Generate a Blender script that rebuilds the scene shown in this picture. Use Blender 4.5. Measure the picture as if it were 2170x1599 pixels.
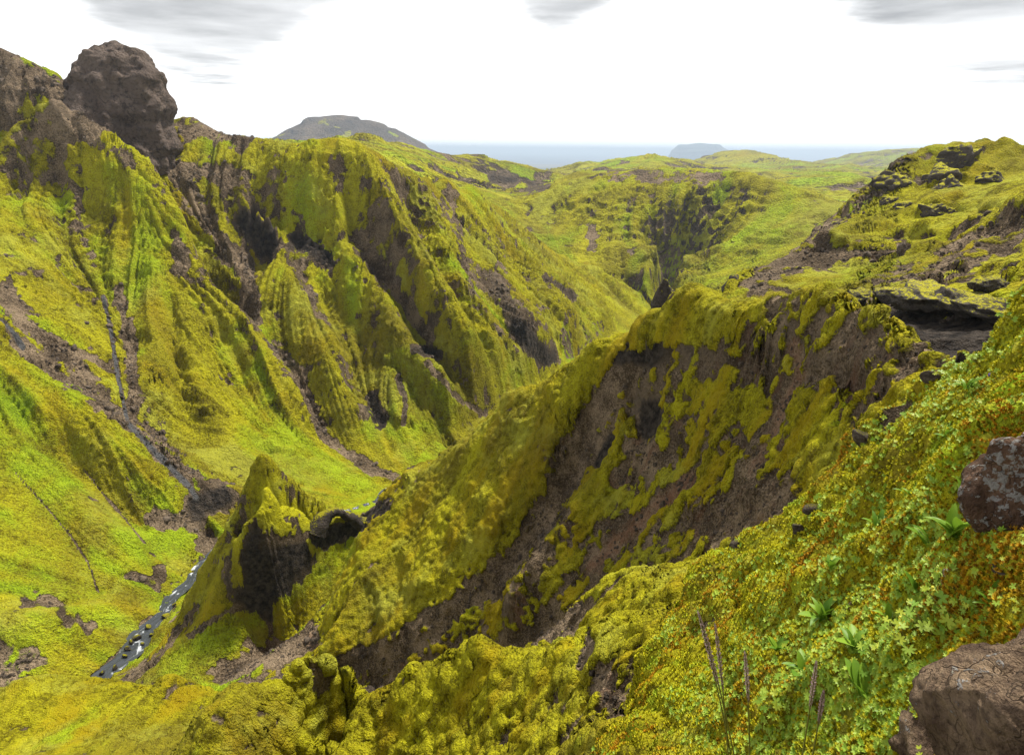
import bpy, bmesh, math, random
import numpy as np
from mathutils import Vector, Matrix

for o in list(bpy.data.objects):
    bpy.data.objects.remove(o)
SC = bpy.context.scene
COL = SC.collection
rng = np.random.default_rng(7)
random.seed(7)

# ------------------------------------------------------------------ camera
FPX, CX, CY = 1130.0, 1085.0, 799.5          # focal length / centre in 2170 x 1599 pixels
PITCH, ROLL = math.radians(20.1), math.radians(0.55)
_F = np.array([0, math.cos(PITCH), -math.sin(PITCH)])
_R0 = np.array([1.0, 0, 0]); _U0 = np.array([0, math.sin(PITCH), math.cos(PITCH)])
_R = math.cos(ROLL) * _R0 + math.sin(ROLL) * _U0
_U = -math.sin(ROLL) * _R0 + math.cos(ROLL) * _U0
cam_data = bpy.data.cameras.new('camera')
cam_data.sensor_width = 36.0
cam_data.lens = FPX / 1842.0 * 36.0      # the picture itself is 1842 pixels wide inside its printed border
cam_data.shift_x = (1080 - CX) / 1842.0
cam_data.shift_y = (CY - 795) / 1842.0
cam_data.clip_start = 0.05
cam_data.clip_end = 200000
cam = bpy.data.objects.new('camera', cam_data)
COL.objects.link(cam)
cam.matrix_world = Matrix(((_R[0], _U[0], -_F[0], 0), (_R[1], _U[1], -_F[1], 0), (_R[2], _U[2], -_F[2], 0), (0, 0, 0, 1)))
SC.camera = cam


def ray(px, py):
    d = _F + (px - CX) / FPX * _R - (py - CY) / FPX * _U
    return d


def at(px, py, r):
    """world point on the sight line through a pixel at horizontal distance r"""
    d = ray(px, py)
    return d * (r / math.hypot(d[0], d[1]))


def project(x, y, z):
    dz = x * _F[0] + y * _F[1] + z * _F[2]
    dx = x * _R[0] + y * _R[1] + z * _R[2]
    dy = x * _U[0] + y * _U[1] + z * _U[2]
    dz = np.maximum(dz, 1e-3)
    return CX + FPX * dx / dz, CY - FPX * dy / dz


# ------------------------------------------------------------------ sky and sun
SUN_AZ, SUN_EL = math.radians(38), math.radians(59)      # azimuth to the right of the view, elevation
world = bpy.data.worlds.new('World'); SC.world = world
world.use_nodes = True
wt = world.node_tree; wt.nodes.clear()
wl = wt.links.new


def WN(t, **kw):
    n = wt.nodes.new(t)
    for k, v in kw.items():
        setattr(n, k, v)
    return n


def wmath(op, a, b=None, clamp=False):
    n = WN('ShaderNodeMath', operation=op, use_clamp=clamp)
    for i, v in enumerate((a, b)):
        if v is None:
            continue
        if isinstance(v, (int, float)):
            n.inputs[i].default_value = v
        else:
            wl(v, n.inputs[i])
    return n.outputs[0]


sky = WN('ShaderNodeTexSky', sky_type='NISHITA')
sky.sun_disc = False
sky.sun_elevation = SUN_EL
sky.sun_rotation = SUN_AZ
tc = WN('ShaderNodeTexCoord')
sep = WN('ShaderNodeSeparateXYZ'); wl(tc.outputs['Generated'], sep.inputs[0])
az = wmath('ARCTAN2', sep.outputs[0], sep.outputs[1])
el = wmath('ARCSINE', sep.outputs[2])
# cloud plane coordinates
elc = wmath('MAXIMUM', sep.outputs[2], 0.03)
comb = WN('ShaderNodeCombineXYZ')
wl(wmath('DIVIDE', sep.outputs[0], elc), comb.inputs[0]); wl(wmath('DIVIDE', sep.outputs[1], elc), comb.inputs[1])
cn = WN('ShaderNodeTexNoise'); cn.inputs['Scale'].default_value = 0.55; cn.inputs['Detail'].default_value = 7
cn.inputs['Roughness'].default_value = 0.6
wl(comb.outputs[0], cn.inputs['Vector'])
warp = wmath('SUBTRACT', cn.outputs['Fac'], 0.5)
# the cloud deck hangs lower on the left and on the right than in the middle
soft = WN('ShaderNodeTexNoise'); soft.inputs['Scale'].default_value = 0.22; soft.inputs['Detail'].default_value = 5; soft.inputs['Roughness'].default_value = .5
wl(comb.outputs[0], soft.inputs['Vector'])
base = math.radians(10.9)
for (a, w, k) in ((-24, 9, 7.6), (36, 11, 7.8), (3, 4, 3.6)):
    da = wmath('DIVIDE', wmath('SUBTRACT', az, math.radians(a)), math.radians(w))
    gq = wmath('MULTIPLY', wmath('EXPONENT', wmath('MULTIPLY', wmath('MULTIPLY', da, da), -1.0)), math.radians(k))
    base = wmath('SUBTRACT', base, gq)
lift = wmath('ADD', wmath('SUBTRACT', el, base), wmath('MULTIPLY', warp, 0.11))
edge = WN('ShaderNodeMapRange', interpolation_type='SMOOTHSTEP'); edge.inputs['From Min'].default_value = 0.0; edge.inputs['From Max'].default_value = math.radians(3.2)
wl(lift, edge.inputs['Value'])
body = wmath('ADD', wmath('MULTIPLY', soft.outputs['Fac'], 1.5), wmath('MULTIPLY', warp, .9))
body = wmath('SUBTRACT', body, .16, True)
cl = wmath('MULTIPLY', edge.outputs[0], body)
for (a, e, sa, se, k) in ((1.0, 2.6, 2.2, .35, .22), (-6, 2.3, 4.0, .22, .16)):
    da = wmath('DIVIDE', wmath('SUBTRACT', wmath('ADD', az, wmath('MULTIPLY', warp, 0.05)), math.radians(a)), math.radians(sa))
    de = wmath('DIVIDE', wmath('SUBTRACT', wmath('ADD', el, wmath('MULTIPLY', warp, 0.004)), math.radians(e)), math.radians(se))
    q = wmath('ADD', wmath('MULTIPLY', da, da), wmath('MULTIPLY', de, de))
    cl = wmath('MAXIMUM', cl, wmath('MULTIPLY', wmath('EXPONENT', wmath('MULTIPLY', q, -1.0)), k))
clm = wmath('MULTIPLY', cl, 1.0, True)
ramp = WN('ShaderNodeMix', data_type='RGBA')
ramp.inputs[6].default_value = (1.0, 1.0, 1.0, 1); ramp.inputs[7].default_value = (.10, .102, .106, 1)
wl(clm, ramp.inputs[0])
mixs = WN('ShaderNodeMix', data_type='RGBA')              # the thin blue of the clear air still shows a little through the deck
mixs.inputs[0].default_value = 0.965
bg_sky = WN('ShaderNodeVectorMath', operation='SCALE'); bg_sky.inputs['Scale'].default_value = 0.1
wl(sky.outputs[0], bg_sky.inputs[0])
wl(bg_sky.outputs[0], mixs.inputs[6]); wl(ramp.outputs[2], mixs.inputs[7])
bg = WN('ShaderNodeBackground'); bg.inputs['Strength'].default_value = 1.02
wl(mixs.outputs[2], bg.inputs['Color'])
wo = WN('ShaderNodeOutputWorld'); wl(bg.outputs[0], wo.inputs['Surface'])

sun_d = bpy.data.lights.new('sun', 'SUN'); sun_d.energy = 4.3; sun_d.angle = math.radians(7); sun_d.color = (1.0, .96, .88)
sun = bpy.data.objects.new('sun', sun_d); COL.objects.link(sun)
sdir = Vector((math.sin(SUN_AZ) * math.cos(SUN_EL), math.cos(SUN_AZ) * math.cos(SUN_EL), math.sin(SUN_EL)))
sun.rotation_euler = sdir.to_track_quat('Z', 'Y').to_euler()

vs = SC.view_settings
SC.display_settings.display_device = 'sRGB'
vs.view_transform = 'Standard'; vs.look = 'None'; vs.exposure = 0.76; vs.gamma = 1.0; vs.use_curve_mapping = False
SC.cycles.use_denoising = True
SC.cycles.max_bounces = 4
SC.cycles.diffuse_bounces = 2
SC.cycles.volume_bounces = 0

# ------------------------------------------------------------------ noise (numpy)
_perm = np.random.default_rng(11).permutation(256).astype(np.int32)
_perm = np.concatenate([_perm, _perm, _perm])
_ang = np.linspace(0, 2 * np.pi, 256, endpoint=False)
_g2x, _g2y = np.cos(_ang).astype(np.float32), np.sin(_ang).astype(np.float32)
_g3 = np.random.default_rng(5).normal(size=(256, 3)); _g3 /= np.linalg.norm(_g3, axis=1)[:, None]
_g3 = _g3.astype(np.float32)


def pn2(x, y):
    x = np.asarray(x); y = np.asarray(y)
    xi = np.floor(x); yi = np.floor(y)
    fx = (x - xi).astype(np.float32); fy = (y - yi).astype(np.float32)
    xi = xi.astype(np.int32) & 255; yi = yi.astype(np.int32) & 255
    u = fx * fx * fx * (fx * (fx * 6 - 15) + 10); v = fy * fy * fy * (fy * (fy * 6 - 15) + 10)

    def g(ix, iy, dx, dy):
        h = _perm[_perm[ix & 255] + (iy & 255)]
        return _g2x[h] * dx + _g2y[h] * dy
    a = g(xi, yi, fx, fy); b = g(xi + 1, yi, fx - 1, fy)
    c = g(xi, yi + 1, fx, fy - 1); d = g(xi + 1, yi + 1, fx - 1, fy - 1)
    ab = a + u * (b - a); cd = c + u * (d - c)
    return (ab + v * (cd - ab)) * 1.5


def pn3(p):
    pi = np.floor(p)
    f = (p - pi).astype(np.float32)
    pi = pi.astype(np.int32) & 255
    w = f * f * f * (f * (f * 6 - 15) + 10)
    out = 0
    for dx in (0, 1):
        hx = _perm[(pi[:, 0] + dx) & 255]
        wx = w[:, 0] if dx else 1 - w[:, 0]
        for dy in (0, 1):
            hy = _perm[hx + ((pi[:, 1] + dy) & 255)]
            wy = wx * (w[:, 1] if dy else 1 - w[:, 1])
            for dz in (0, 1):
                h = _perm[hy + ((pi[:, 2] + dz) & 255)]
                g = _g3[h]
                d = g[:, 0] * (f[:, 0] - dx) + g[:, 1] * (f[:, 1] - dy) + g[:, 2] * (f[:, 2] - dz)
                out = out + wy * (w[:, 2] if dz else 1 - w[:, 2]) * d
    return out * 1.5


def sstep(a, b, x):
    t = np.clip((x - a) / (b - a), 0, 1)
    return t * t * (3 - 2 * t)

QUAL = (1120, 1080)

# ------------------------------------------------------------------ terrain survey
# Survey lines of the place: bearing and dip of each point (as seen from the standpoint) and its distance in metres.
# back=(slope, reach): the ground behind that line falls away with this slope.
LINES = []


def L(reg, s, back=None):
    pts = []
    for t in s.split():
        a, b, c = t.split(',')
        px, py = float(a), float(b)
        d = ray(px, py); h = math.hypot(d[0], d[1])
        if c[0] == 'z':
            r = float(c[1:]) / (d[2] / h)
        else:
            r = float(c)
        pts.append((px, py, r))
    LINES.append((reg, pts, back))


NEAR, RIDGE, HILL, BANK, WALL, SPUR, RIGHT, FAR, DIST, MOUNT, FIN = range(11)
# -- foreground slope
L(NEAR, '2170,560,3.6 2060,620,3.6 2001,662,3.6 1950,700,3.7 1935,745,3.7 1900,765,3.9 1850,783,4.2 1800,835,4.3 1740,880,4.4 1690,900,4.7 1665,940,4.6 1652,990,4.3 1625,1048,4.1 1560,1065,4.5 1500,1080,4.9 1440,1115,5.2 1400,1138,5.5', (1.3, 1.25))
L(NEAR, '1400,1138,5.5 1409,1215,4.9 1350,1265,4.5 1310,1335,3.9 1290,1410,3.3 1240,1500,2.8 1180,1599,2.4', (1.6, 1.3))
L(NEAR, '1750,1000,3.3 1850,900,3.25 1960,900,2.6 2100,800,2.7')
L(NEAR, '1600,1150,3.3 1750,1150,2.65 1900,1100,2.25 2000,1100,1.9 2170,1000,1.7')
L(NEAR, '1500,1200,3.8 1450,1300,3.3 1500,1400,2.6 1400,1599,2.0')
L(NEAR, '1600,1350,2.3 1750,1350,2.0 1950,1250,1.75 2170,1300,1.3')
L(NEAR, '1950,1400,1.4 1700,1500,1.7 1950,1599,1.15 2170,1599,1.0')
# -- near ridges below the standpoint
L(RIDGE, '1358,1146,14 1298,1140,16 1277,1150,16.5 1220,1186,17.5 1160,1243,18 1133,1279,18.5 1100,1300,18.5', (1.2, 1.2))
L(RIDGE, '1360,1190,11.5 1330,1210,11.5 1280,1205,13.5 1230,1228,14.5 1190,1260,15.5')
L(RIDGE, '1345,1234,8.5 1280,1225,9.5 1250,1231,10 1220,1275,10.2 1154,1282,11 1121,1303,11.2 1070,1291,11.8 1046,1294,12 1031,1276,12.3 1013,1264,12.5 1001,1270,12.6 992,1297,12.6 953,1294,13 944,1318,13 914,1336,13.3 893,1320,13.6 887,1342,13.6 875,1369,13.6 854,1390,13.6 845,1408,13.5 800,1500,12.5 760,1599,11.5', (1.3, 1.2))
L(RIDGE, '1270,1300,8.6 1200,1380,8.5 1100,1400,10 1000,1400,11.4 900,1430,12.2 850,1480,12.4')
L(RIDGE, '1250,1410,6 1150,1500,7.5 1000,1500,10 900,1599,10 1100,1599,6.5')
L(RIDGE, '528,1402,14.5 579,1342,15.5 615,1360,15.3 684,1357,15 699,1324,15 711,1306,15.2 747,1303,15.2 753,1324,15 780,1318,15.2 788,1327,15.2 806,1362,15 806,1400,14.7 790,1450,14.1 765,1500,13.5 725,1599,12.3', (1.3, 1.2))
L(RIDGE, '600,1450,13.6 700,1440,13.6 760,1440,13.6 690,1599,11 600,1599,11.5')
L(RIDGE, '0,1400,30 60,1385,29 159,1369,28 186,1345,27.5 270,1336,27 318,1348,26 390,1360,25 429,1366,24 465,1345,24 500,1365,23 540,1400,22', (.9, 1.2))
L(RIDGE, '100,1450,25 300,1430,23 420,1440,21 500,1480,18 200,1599,18 400,1599,14.5 0,1599,20')
L(HILL, '1720,975,17 1700,985,18 1640,1035,20.5 1560,1078,22.5 1480,1108,24 1400,1145,26 1250,1205,29.5 1130,1265,33 1000,1310,36 900,1345,38 820,1385,39.5 760,1450,40 680,1520,41')
# -- the middle hill with the scree gullies
L(HILL, '1850,806,18.5 1840,770,20 1818,738,21.5 1782,706,23 1742,680,25 1700,663,26.5 1660,658,28 1630,648,29.5 1605,658,30.5 1560,668,32 1500,670,34.5 1430,673,37 1380,693,39 1330,718,41 1290,738,42.5 1230,753,45 1180,783,46.5 1130,813,48 1095,818,49 1070,833,49.5 1050,868,50 1020,888,51 985,913,52.5 940,948,54 890,968,56 870,988,57 850,1008,57.5', (.9, 1.25))
L(HILL, '850,1000,57.5 820,1060,56 800,1090,55 785,1140,53.5 770,1180,52 750,1230,50 735,1270,48 728,1300,46', (.8, 1.1))
L(HILL, '1230,740,44.6 1190,800,44.3 1120,870,45 1050,930,46.7 960,1000,49 880,1070,50 830,1130,48.5 790,1200,46.7 745,1290,44.3')
L(HILL, '1200,830,43 1150,920,42.3 1080,1010,42 1040,1090,40.8 990,1150,40.5 900,1240,40.8 850,1275,41')
L(HILL, '900,1080,48 850,1160,46.5 800,1230,45 ')
L(HILL, '1260,790,42.6 1210,900,42.6 1170,990,41.5 1110,1080,40.4 1060,1150,39.2 980,1210,39 900,1285,39.5 820,1310,41.5')
L(HILL, '1300,870,39.9 1270,920,39.2 1215,1000,38 1180,1050,37 1130,1130,35.8 1080,1190,35.2')
L(HILL, '1290,760,42 1330,750,41 1300,830,41.3 1330,850,39.7 1345,900,37.8 1300,940,38.4 1260,1000,37.6')
L(HILL, '1380,735,37.8 1450,745,34.8 1520,760,32.2 1590,785,29 1610,800,28')
L(HILL, '1390,765,37.2 1450,785,34.2 1520,805,31.6 1580,820,28.7')
L(HILL, '1370,800,37.2 1380,900,35 1370,1000,32.6 1340,1090,30.6')
L(HILL, '1450,850,32.6 1450,950,30.2 1420,1060,27.5 1350,1130,28.5')
L(HILL, '1560,850,28.2 1560,950,25.4 1590,1020,22.6 ')
L(HILL, '1640,720,27.4 1700,800,24.2 1700,900,21.3 1690,950,19.6 ')
L(HILL, '1780,740,21.6 1800,800,19.9 1790,840,19.3 1760,900,18 ')
L(HILL, '1570,720,30.4 1500,705,33.2 1430,705,36')
L(HILL, '1850,800,17.5 1845,850,16.5 1830,900,15.5')
L(RIGHT, '1872,790,17.5 1880,815,19 1920,830,20 1970,850,20 2040,880,20 2170,900,20')
L(RIGHT, '1880,790,25 1930,800,26 2000,820,26 2100,840,26')
# -- stream and its right bank
STREAM = '290,1375,z-57.6 318,1350,z-58 370,1305,z-58.6 440,1240,z-59.4 470,1190,z-60 500,1150,z-60.6 560,1100,z-61.5 650,1075,z-62.3 740,1050,z-63 800,1030,z-63.5 835,1015,z-64 880,985,z-65 940,955,z-66 1000,930,z-67 1080,880,z-69 1150,830,z-71 1250,755,z-75 1310,705,z-78.5 1330,692,z-80 1338,672,z-82 1350,655,z-84 1365,640,z-86'
L(BANK, STREAM)
L(BANK, '345,1350,z-57.2 400,1310,z-57.6 470,1240,z-58.2 505,1180,z-59.3')
L(BANK, '560,1345,58 650,1290,57 720,1235,58 765,1180,61 830,1085,66.5 855,1045,69 870,1010,71')
L(BANK, '430,1350,62 520,1290,62 600,1250,62')
# -- the rock fin between bank and stream
L(FIN, '472,1245,72 510,1165,70 556,1080,68.3 596,1018,67.6 620,980,67.4 635,958,67.2 648,974,67.6 684,998,69 712,1014,69.8 738,1026,70.4', (1.7, 1.045))
L(FIN, '665,1030,66.6 700,1044,68.1')
L(FIN, '635,985,66.4 634,1015,65.2 618,1045,64.4 603,1078,63.8 596,1115,63.5 594,1155,63.3 545,1195,64 495,1245,67.5')
L(FIN, '575,1090,66 550,1150,65.6 520,1200,67')
L(FIN, '603,1078,63.8 640,1090,63.7 682,1084,65.2 722,1070,67.2 738,1056,68.4 752,1052,68.9 772,1052,69.3 785,1050,69.7 805,1048,70.4 830,1030,71.8 850,1022,73 872,1002,74.5', (1.5, 1.04))
L(FIN, '604,1225,63.0 648,1190,63.2 700,1152,64.7 745,1120,66.5 795,1092,68.7 830,1068,70.2 862,1045,72')
L(FIN, '606,1150,63.3 650,1130,63.5 700,1112,65 750,1085,67.6')
L(BANK, '600,1320,55 700,1310,51.5 760,1300,47')
# -- left bank and the spur between stream and side gully
L(SPUR, '0,1330,z-54 100,1300,z-54 160,1290,z-54 240,1295,z-55 300,1312,z-56.5 340,1290,z-57 400,1230,z-58 430,1190,z-58.8')
L(SPUR, '160,1245,z-52 240,1235,z-53 320,1215,z-54.5 380,1210,z-56.5')
L(SPUR, '440,1150,z-57.5 490,1112,z-57 440,1085,z-55 480,1080,z-55.5 410,1120,z-55.5')
L(SPUR, '440,1030,z-53.5 500,1040,z-56 530,1070,z-60')
L(SPUR, '560,1010,106.5 520,1015,106 500,985,108.5 460,945,112 400,890,118 385,870,120 330,835,125 270,795,130 230,765,134 200,735,138 178,700,141 160,690,143 60,640,150 0,600,155')
L(SPUR, '0,660,150 100,690,142 160,735,137 240,825,124.5 330,900,115.5 400,960,108.7 450,1000,104.7')
L(SPUR, '250,900,119 300,955,114 350,1000,108.3 420,1060,101')
L(SPUR, '0,800,132 160,885,119.5 230,930,114.6 290,1000,106.5 330,1050,100.6 380,1090,96.6 400,1115,94')
L(SPUR, '0,900,124 180,960,113 240,1020,106 290,1080,99.3 320,1120,95.3 335,1180,89.6')
L(SPUR, '0,1000,112 160,1080,100.5 230,1150,92.5 270,1200,87.5')
# -- canyon wall on the left
L(WALL, '0,440,222 80,410,216 160,375,211 210,330,208 255,300,206 300,320,204 350,345,201 400,380,197 430,410,194 450,440,190 485,500,183 510,560,176 540,620,168 575,660,161 605,693,156', (.7, 1.06))
L(WALL, '605,693,156 640,740,150 680,790,144.5 700,830,140.5 720,870,135.5 735,910,130.5')
L(WALL, '470,420,214 520,480,204 550,530,195 580,590,185 608,640,174 620,690,164 660,740,156 700,790,149 715,830,144.5 735,880,137 770,920,130 810,950,124.5 850,975,119.5')
L(WALL, '260,420,203 290,520,189 330,600,175.5 345,660,166 360,720,155.5 370,780,143 385,840,129 390,875,120.5')
L(WALL, '0,560,180 100,520,188 180,440,203 220,540,181 260,640,163.5 300,720,149.5 340,790,137.5 370,850,127')
L(WALL, '0,580,170 110,600,163 190,600,169 220,680,154 240,730,144.5 260,780,134')
L(WALL, '330,480,193 360,560,178.5 395,640,166.5 400,740,153')
L(WALL, '470,540,180 450,600,169 440,680,157.5 445,760,146 455,830,136 445,900,125')
L(WALL, '480,600,170 480,680,158.5 500,760,146.5 530,840,134.5 570,900,125 590,950,118 600,990,111.5')
L(WALL, '465,680,160.5 475,760,149 490,850,136 520,920,125')
L(WALL, '560,720,155.5 600,760,151 620,800,144.5 650,860,135.5 690,920,127 740,960,121')
L(WALL, '580,800,147 610,860,137 640,930,126')
L(WALL, '550,995,105.5 620,1000,108 700,1000,111 780,1000,114.5 850,985,118.5')
L(WALL, '0,150,242 80,185,242 160,208,241 200,225,240 240,240,240 270,248,240 300,300,236 350,330,233 400,365,229 450,385,227', (.6, 1.06))
L(WALL, '160,300,226 200,300,225 240,288,223 290,310,222')
L(WALL, '465,337,238 510,332,234 550,358,226 600,371,218 640,375,212 690,385,205 740,381,200 790,383,198 830,398,200 870,413,206 920,433,220 960,437,240 1000,452,262 1030,472,280 1060,492,295 1100,527,310 1150,567,322 1200,590,330 1240,600,334 1280,640,332 1310,670,328 1325,690,322', (.5, 1.12))
L(WALL, '470,400,220 530,410,214 560,440,207 600,470,199 640,500,194')
L(WALL, '620,420,205 700,450,198 740,520,189 780,540,185.5')
L(WALL, '720,400,200 760,470,192 790,480,194 800,540,187.5 850,600,177 900,680,165 940,740,157 1000,800,149 1040,860,142')
L(WALL, '830,400,199 854,462,186.5 872,509,178.5 896,548,172.5 926,602,164.5 944,640,159.5 960,680,155.5 1010,730,152.5 1060,760,150.5 1110,800,149')
L(WALL, '740,560,185 760,620,175 790,680,166 850,760,153 900,800,147 960,860,140 1000,900,136')
L(WALL, '770,545,182 800,585,174 850,650,163 880,720,153 920,770,146.5 960,810,142.5 1010,860,138')
L(WALL, '575,520,197 620,530,199 650,550,196 600,560,193 640,590,190 610,640,176')
L(WALL, '660,560,186 700,540,192 740,550,190 760,575,186')
L(WALL, '657,586,178 708,643,166.5 738,694,157.5 760,750,149.5 774,799,143.5 800,850,136')
L(WALL, '690,590,182 730,640,173 765,700,162.5 782,760,153.5 790,820,146 815,850,142 850,870,138 860,930,128')
L(WALL, '740,600,178 790,650,168 830,720,158 865,780,148.5 880,850,138.5 885,920,128.5 880,945,124.5')
L(WALL, '930,430,221 940,500,203.5 960,570,189 1000,640,177 1020,690,171 1060,730,166 1110,770,158')
L(WALL, '890,480,205.5 920,550,191.5 960,630,178 990,680,171 1040,760,161 1100,830,152')
L(WALL, '1010,452,264 1030,530,233.5 1050,600,211 1070,640,200.5 1100,690,189 1140,760,172')
L(WALL, '970,480,232 1000,560,210.5 1040,650,194 1080,720,180')
L(WALL, '1060,490,290 1100,560,260 1150,620,238 1200,680,223 1240,720,213')
L(WALL, '1080,580,247 1110,630,224 1130,680,205 1160,740,188')
L(WALL, '1150,565,316 1200,620,285 1250,660,270 1300,700,262')
# -- right side: upper hill, lip, near slope and the black hollow
L(RIGHT, '2170,388,150 2080,382,148 2001,377,146 1940,373,146 1880,375,146 1840,381,145 1800,386,143 1785,396,141 1780,408,139 1765,425,136 1760,446,134', (.3, 1.4))
L(RIGHT, '1760,446,134 1720,480,132 1680,505,130 1640,530,127 1600,560,124 1570,580,121 1550,600,118', (.5, 1.3))
L(RIGHT, '1990,420,138 1950,400,140 1850,420,136 1800,450,131.5')
L(RIGHT, '2001,440,128 1900,460,127 1850,480,123 1800,500,119.5 1750,520,116.5 1700,535,114 1650,548,112 1600,565,110')
L(RIGHT, '2170,395,84 2080,430,84 2001,463,86 1960,488,90 1900,515,95 1840,522,99 1760,530,101 1700,540,99 1660,545,97 1600,562,94 1560,580,92 1530,605,90 1518,632,88', (.25, 1.12))
L(RIGHT, '1560,610,87.5 1620,595,90 1700,565,93.5 1760,560,94 1800,560,92 1850,550,91 1900,545,88')
L(RIGHT, '1600,640,78 1700,620,80 1780,595,82 1850,570,84')
L(RIGHT, '2170,500,66 2100,530,66 2001,520,76 1950,560,72 1900,600,66 1850,620,63.5 1800,635,62')
L(RIGHT, '2170,600,50 2001,600,59 1990,640,53.5 1900,630,58')
L(RIGHT, '1730,640,58 1800,650,54 1850,648,52 1900,655,49.5 1960,665,46.5 2001,655,46 2100,640,45 2170,640,44')
L(RIGHT, '1780,675,53 1820,680,51.5 1860,690,50 1900,690,47.5 1960,690,45')
L(RIGHT, '1800,720,46 1850,745,42 1900,760,39 1950,740,40 2010,760,36 2170,760,34')
L(RIGHT, '1730,700,44 1790,760,38 1850,830,32 1900,880,26 2000,900,24')
L(RIGHT, '1470,655,79 1480,640,82 1500,622,86 1520,615,88')
L(RIGHT, '1560,655,72 1640,655,68 1700,662,62')
# -- far side of the canyon
L(FAR, '1100,470,520 1160,450,500 1230,440,500 1300,432,490 1400,432,480 1500,440,460 1560,455,450 1600,470,440 1640,492,425 1665,512,405', (.02, 1.2))
L(FAR, '1110,500,470 1180,525,440 1250,560,407 1300,590,390 1350,560,404 1400,590,385 1450,560,395 1500,540,400 1550,560,380 1600,530,395 1630,525,400')
L(FAR, '1280,520,430 1330,500,440 1370,480,452 1420,500,438 1460,480,446 1510,490,432 1560,500,424')
L(FAR, '1180,590,390 1240,605,375 1300,640,357 1350,650,342 1400,655,330 1440,640,322 1480,625,312 1520,600,322 1560,580,335')
L(FAR, '1260,600,384 1300,560,408 1330,620,366 1370,580,392 1400,620,356 1440,600,372')
L(FAR, '1200,430,620 1300,424,680 1420,431,600 1500,436,540')
# -- distant hills
L(DIST, '700,372,560 760,367,600 800,362,620 850,373,650 900,386,700 960,394,760 1000,394,800 1040,402,850 1060,415,900 1085,432,950 1110,445,1000', (.12, 1.3))
L(DIST, '880,400,480 950,420,560 1020,440,600 1060,460,620')
L(DIST, '1010,450,560 1030,436,600 1055,430,640 1085,434,660 1100,450,660 1145,450,700', (.5, 1.05))
L(DIST, '1100,428,1500 1150,422,1500 1200,410,1450 1250,406,1400 1290,398,1350 1330,395,1300 1360,399,1300 1390,410,1280 1412,427,1250', (.12, 1.4))
L(DIST, '1250,420,1000 1350,420,1050 1400,430,1000')
L(DIST, '1420,408,2500 1500,403,2500 1560,403,2450 1610,412,2300 1680,417,2200 1750,421,2000 1800,422,1900', (.1, 1.3))
L(DIST, '1440,425,1600 1500,424,1500 1560,425,1500 1620,422,1700 1700,432,1300 1480,436,1100')
L(DIST, '1540,468,900 1570,452,900 1600,440,900 1640,428,880 1690,431,850 1740,443,800 1800,452,750', (.2, 1.2))
L(DIST, '1600,460,760 1640,470,640 1700,465,620 1660,492,530 1720,475,570')
L(DIST, '1655,407,3500 1680,394,3500 1720,389,3600 1760,385,3700 1850,381,3800 2000,381,4000', (.1, 1.3))
L(MOUNT, '640,375,3200 665,355,3200 685,343,3200 720,325,3200 770,323,3250 820,331,3250 870,347,3250 910,367,3250 945,390,3250 960,397,3250', (.5, 1.15))
L(MOUNT, '680,380,2500 800,385,2500 900,396,2500')


def RAW(reg, rows):
    pts = []
    for th, r, z in rows:
        t = math.radians(th)
        pts.append((t, r, z))
    LINES.append((reg, pts, 'raw'))


RAW(DIST, [(t, r, z) for t in range(-66, 67, 6) for r, z in ((6500, -241), (9000, -243))])
RAW(DIST, [(t, 2600, -190) for t in range(-12, 26, 4)])
RAW(DIST, [(t, r, z) for t in (-66, -58, -50, -42, -34) for r, z in ((420, 10), (1200, -30), (3000, -120))])
RAW(DIST, [(t, r, z) for t in (32, 40, 48, 56, 66) for r, z in ((320, -18), (900, -60), (2200, -120))])
RAW(SPUR, [(-66, 60, -54), (-66, 100, -48), (-60, 45, -38)])
RAW(WALL, [(-66, 150, -28), (-66, 200, 15), (-66, 240, 30), (-58, 205, 20)])
RAW(RIDGE, [(-66, 14, -15), (-66, 28, -24), (-60, 7, -8.5), (-66, 3, -4), (-30, 3, -4.6), (-50, 1.2, -2.2), (0, 1.0, -1.9)])
RAW(NEAR, [(66, .7, -1.0), (66, 2, -.6), (66, 4, -.6), (40, .6, -1.15), (20, .7, -1.5), (30, 1.0, -1.45)])
RAW(RIGHT, [(66, 12, -6), (66, 30, -10), (66, 60, -8), (66, 100, 2), (66, 150, 4)])

# ------------------------------------------------------------------ terrain surface
def build_controls():
    P, V, G = [], [], []
    def add(th, r, z, reg):
        P.append((th, math.log(r))); V.append(z / r); G.append(reg)
    for reg, pts, back in LINES:
        if back == 'raw':
            for th, r, z in pts:
                add(th, r, z, reg)
            continue
        dense = []
        for i in range(len(pts) - 1):
            a, b = pts[i], pts[i + 1]
            n = max(1, int(math.hypot(b[0] - a[0], b[1] - a[1]) / (9 if reg == FIN else 13 if reg == HILL else 22)))
            for k in range(n):
                t = k / n
                dense.append((a[0] + (b[0] - a[0]) * t, a[1] + (b[1] - a[1]) * t, math.exp(math.log(a[2]) + (math.log(b[2]) - math.log(a[2])) * t)))
        dense.append(pts[-1])
        for i, (px, py, r) in enumerate(dense):
            p = at(px, py, r)
            th = math.atan2(p[0], p[1])
            add(th, r, p[2], reg)
            if back and i % 2 == 0:
                r2 = r * back[1]
                add(th, r2, p[2] - back[0] * (r2 - r), reg)
    P = np.array(P); V = np.array(V); G = np.array(G)
    # drop near-duplicates
    key = np.round(P / 0.004).astype(int)
    _, idx = np.unique(key, axis=0, return_index=True)
    return P[idx], V[idx], G[idx]


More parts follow.
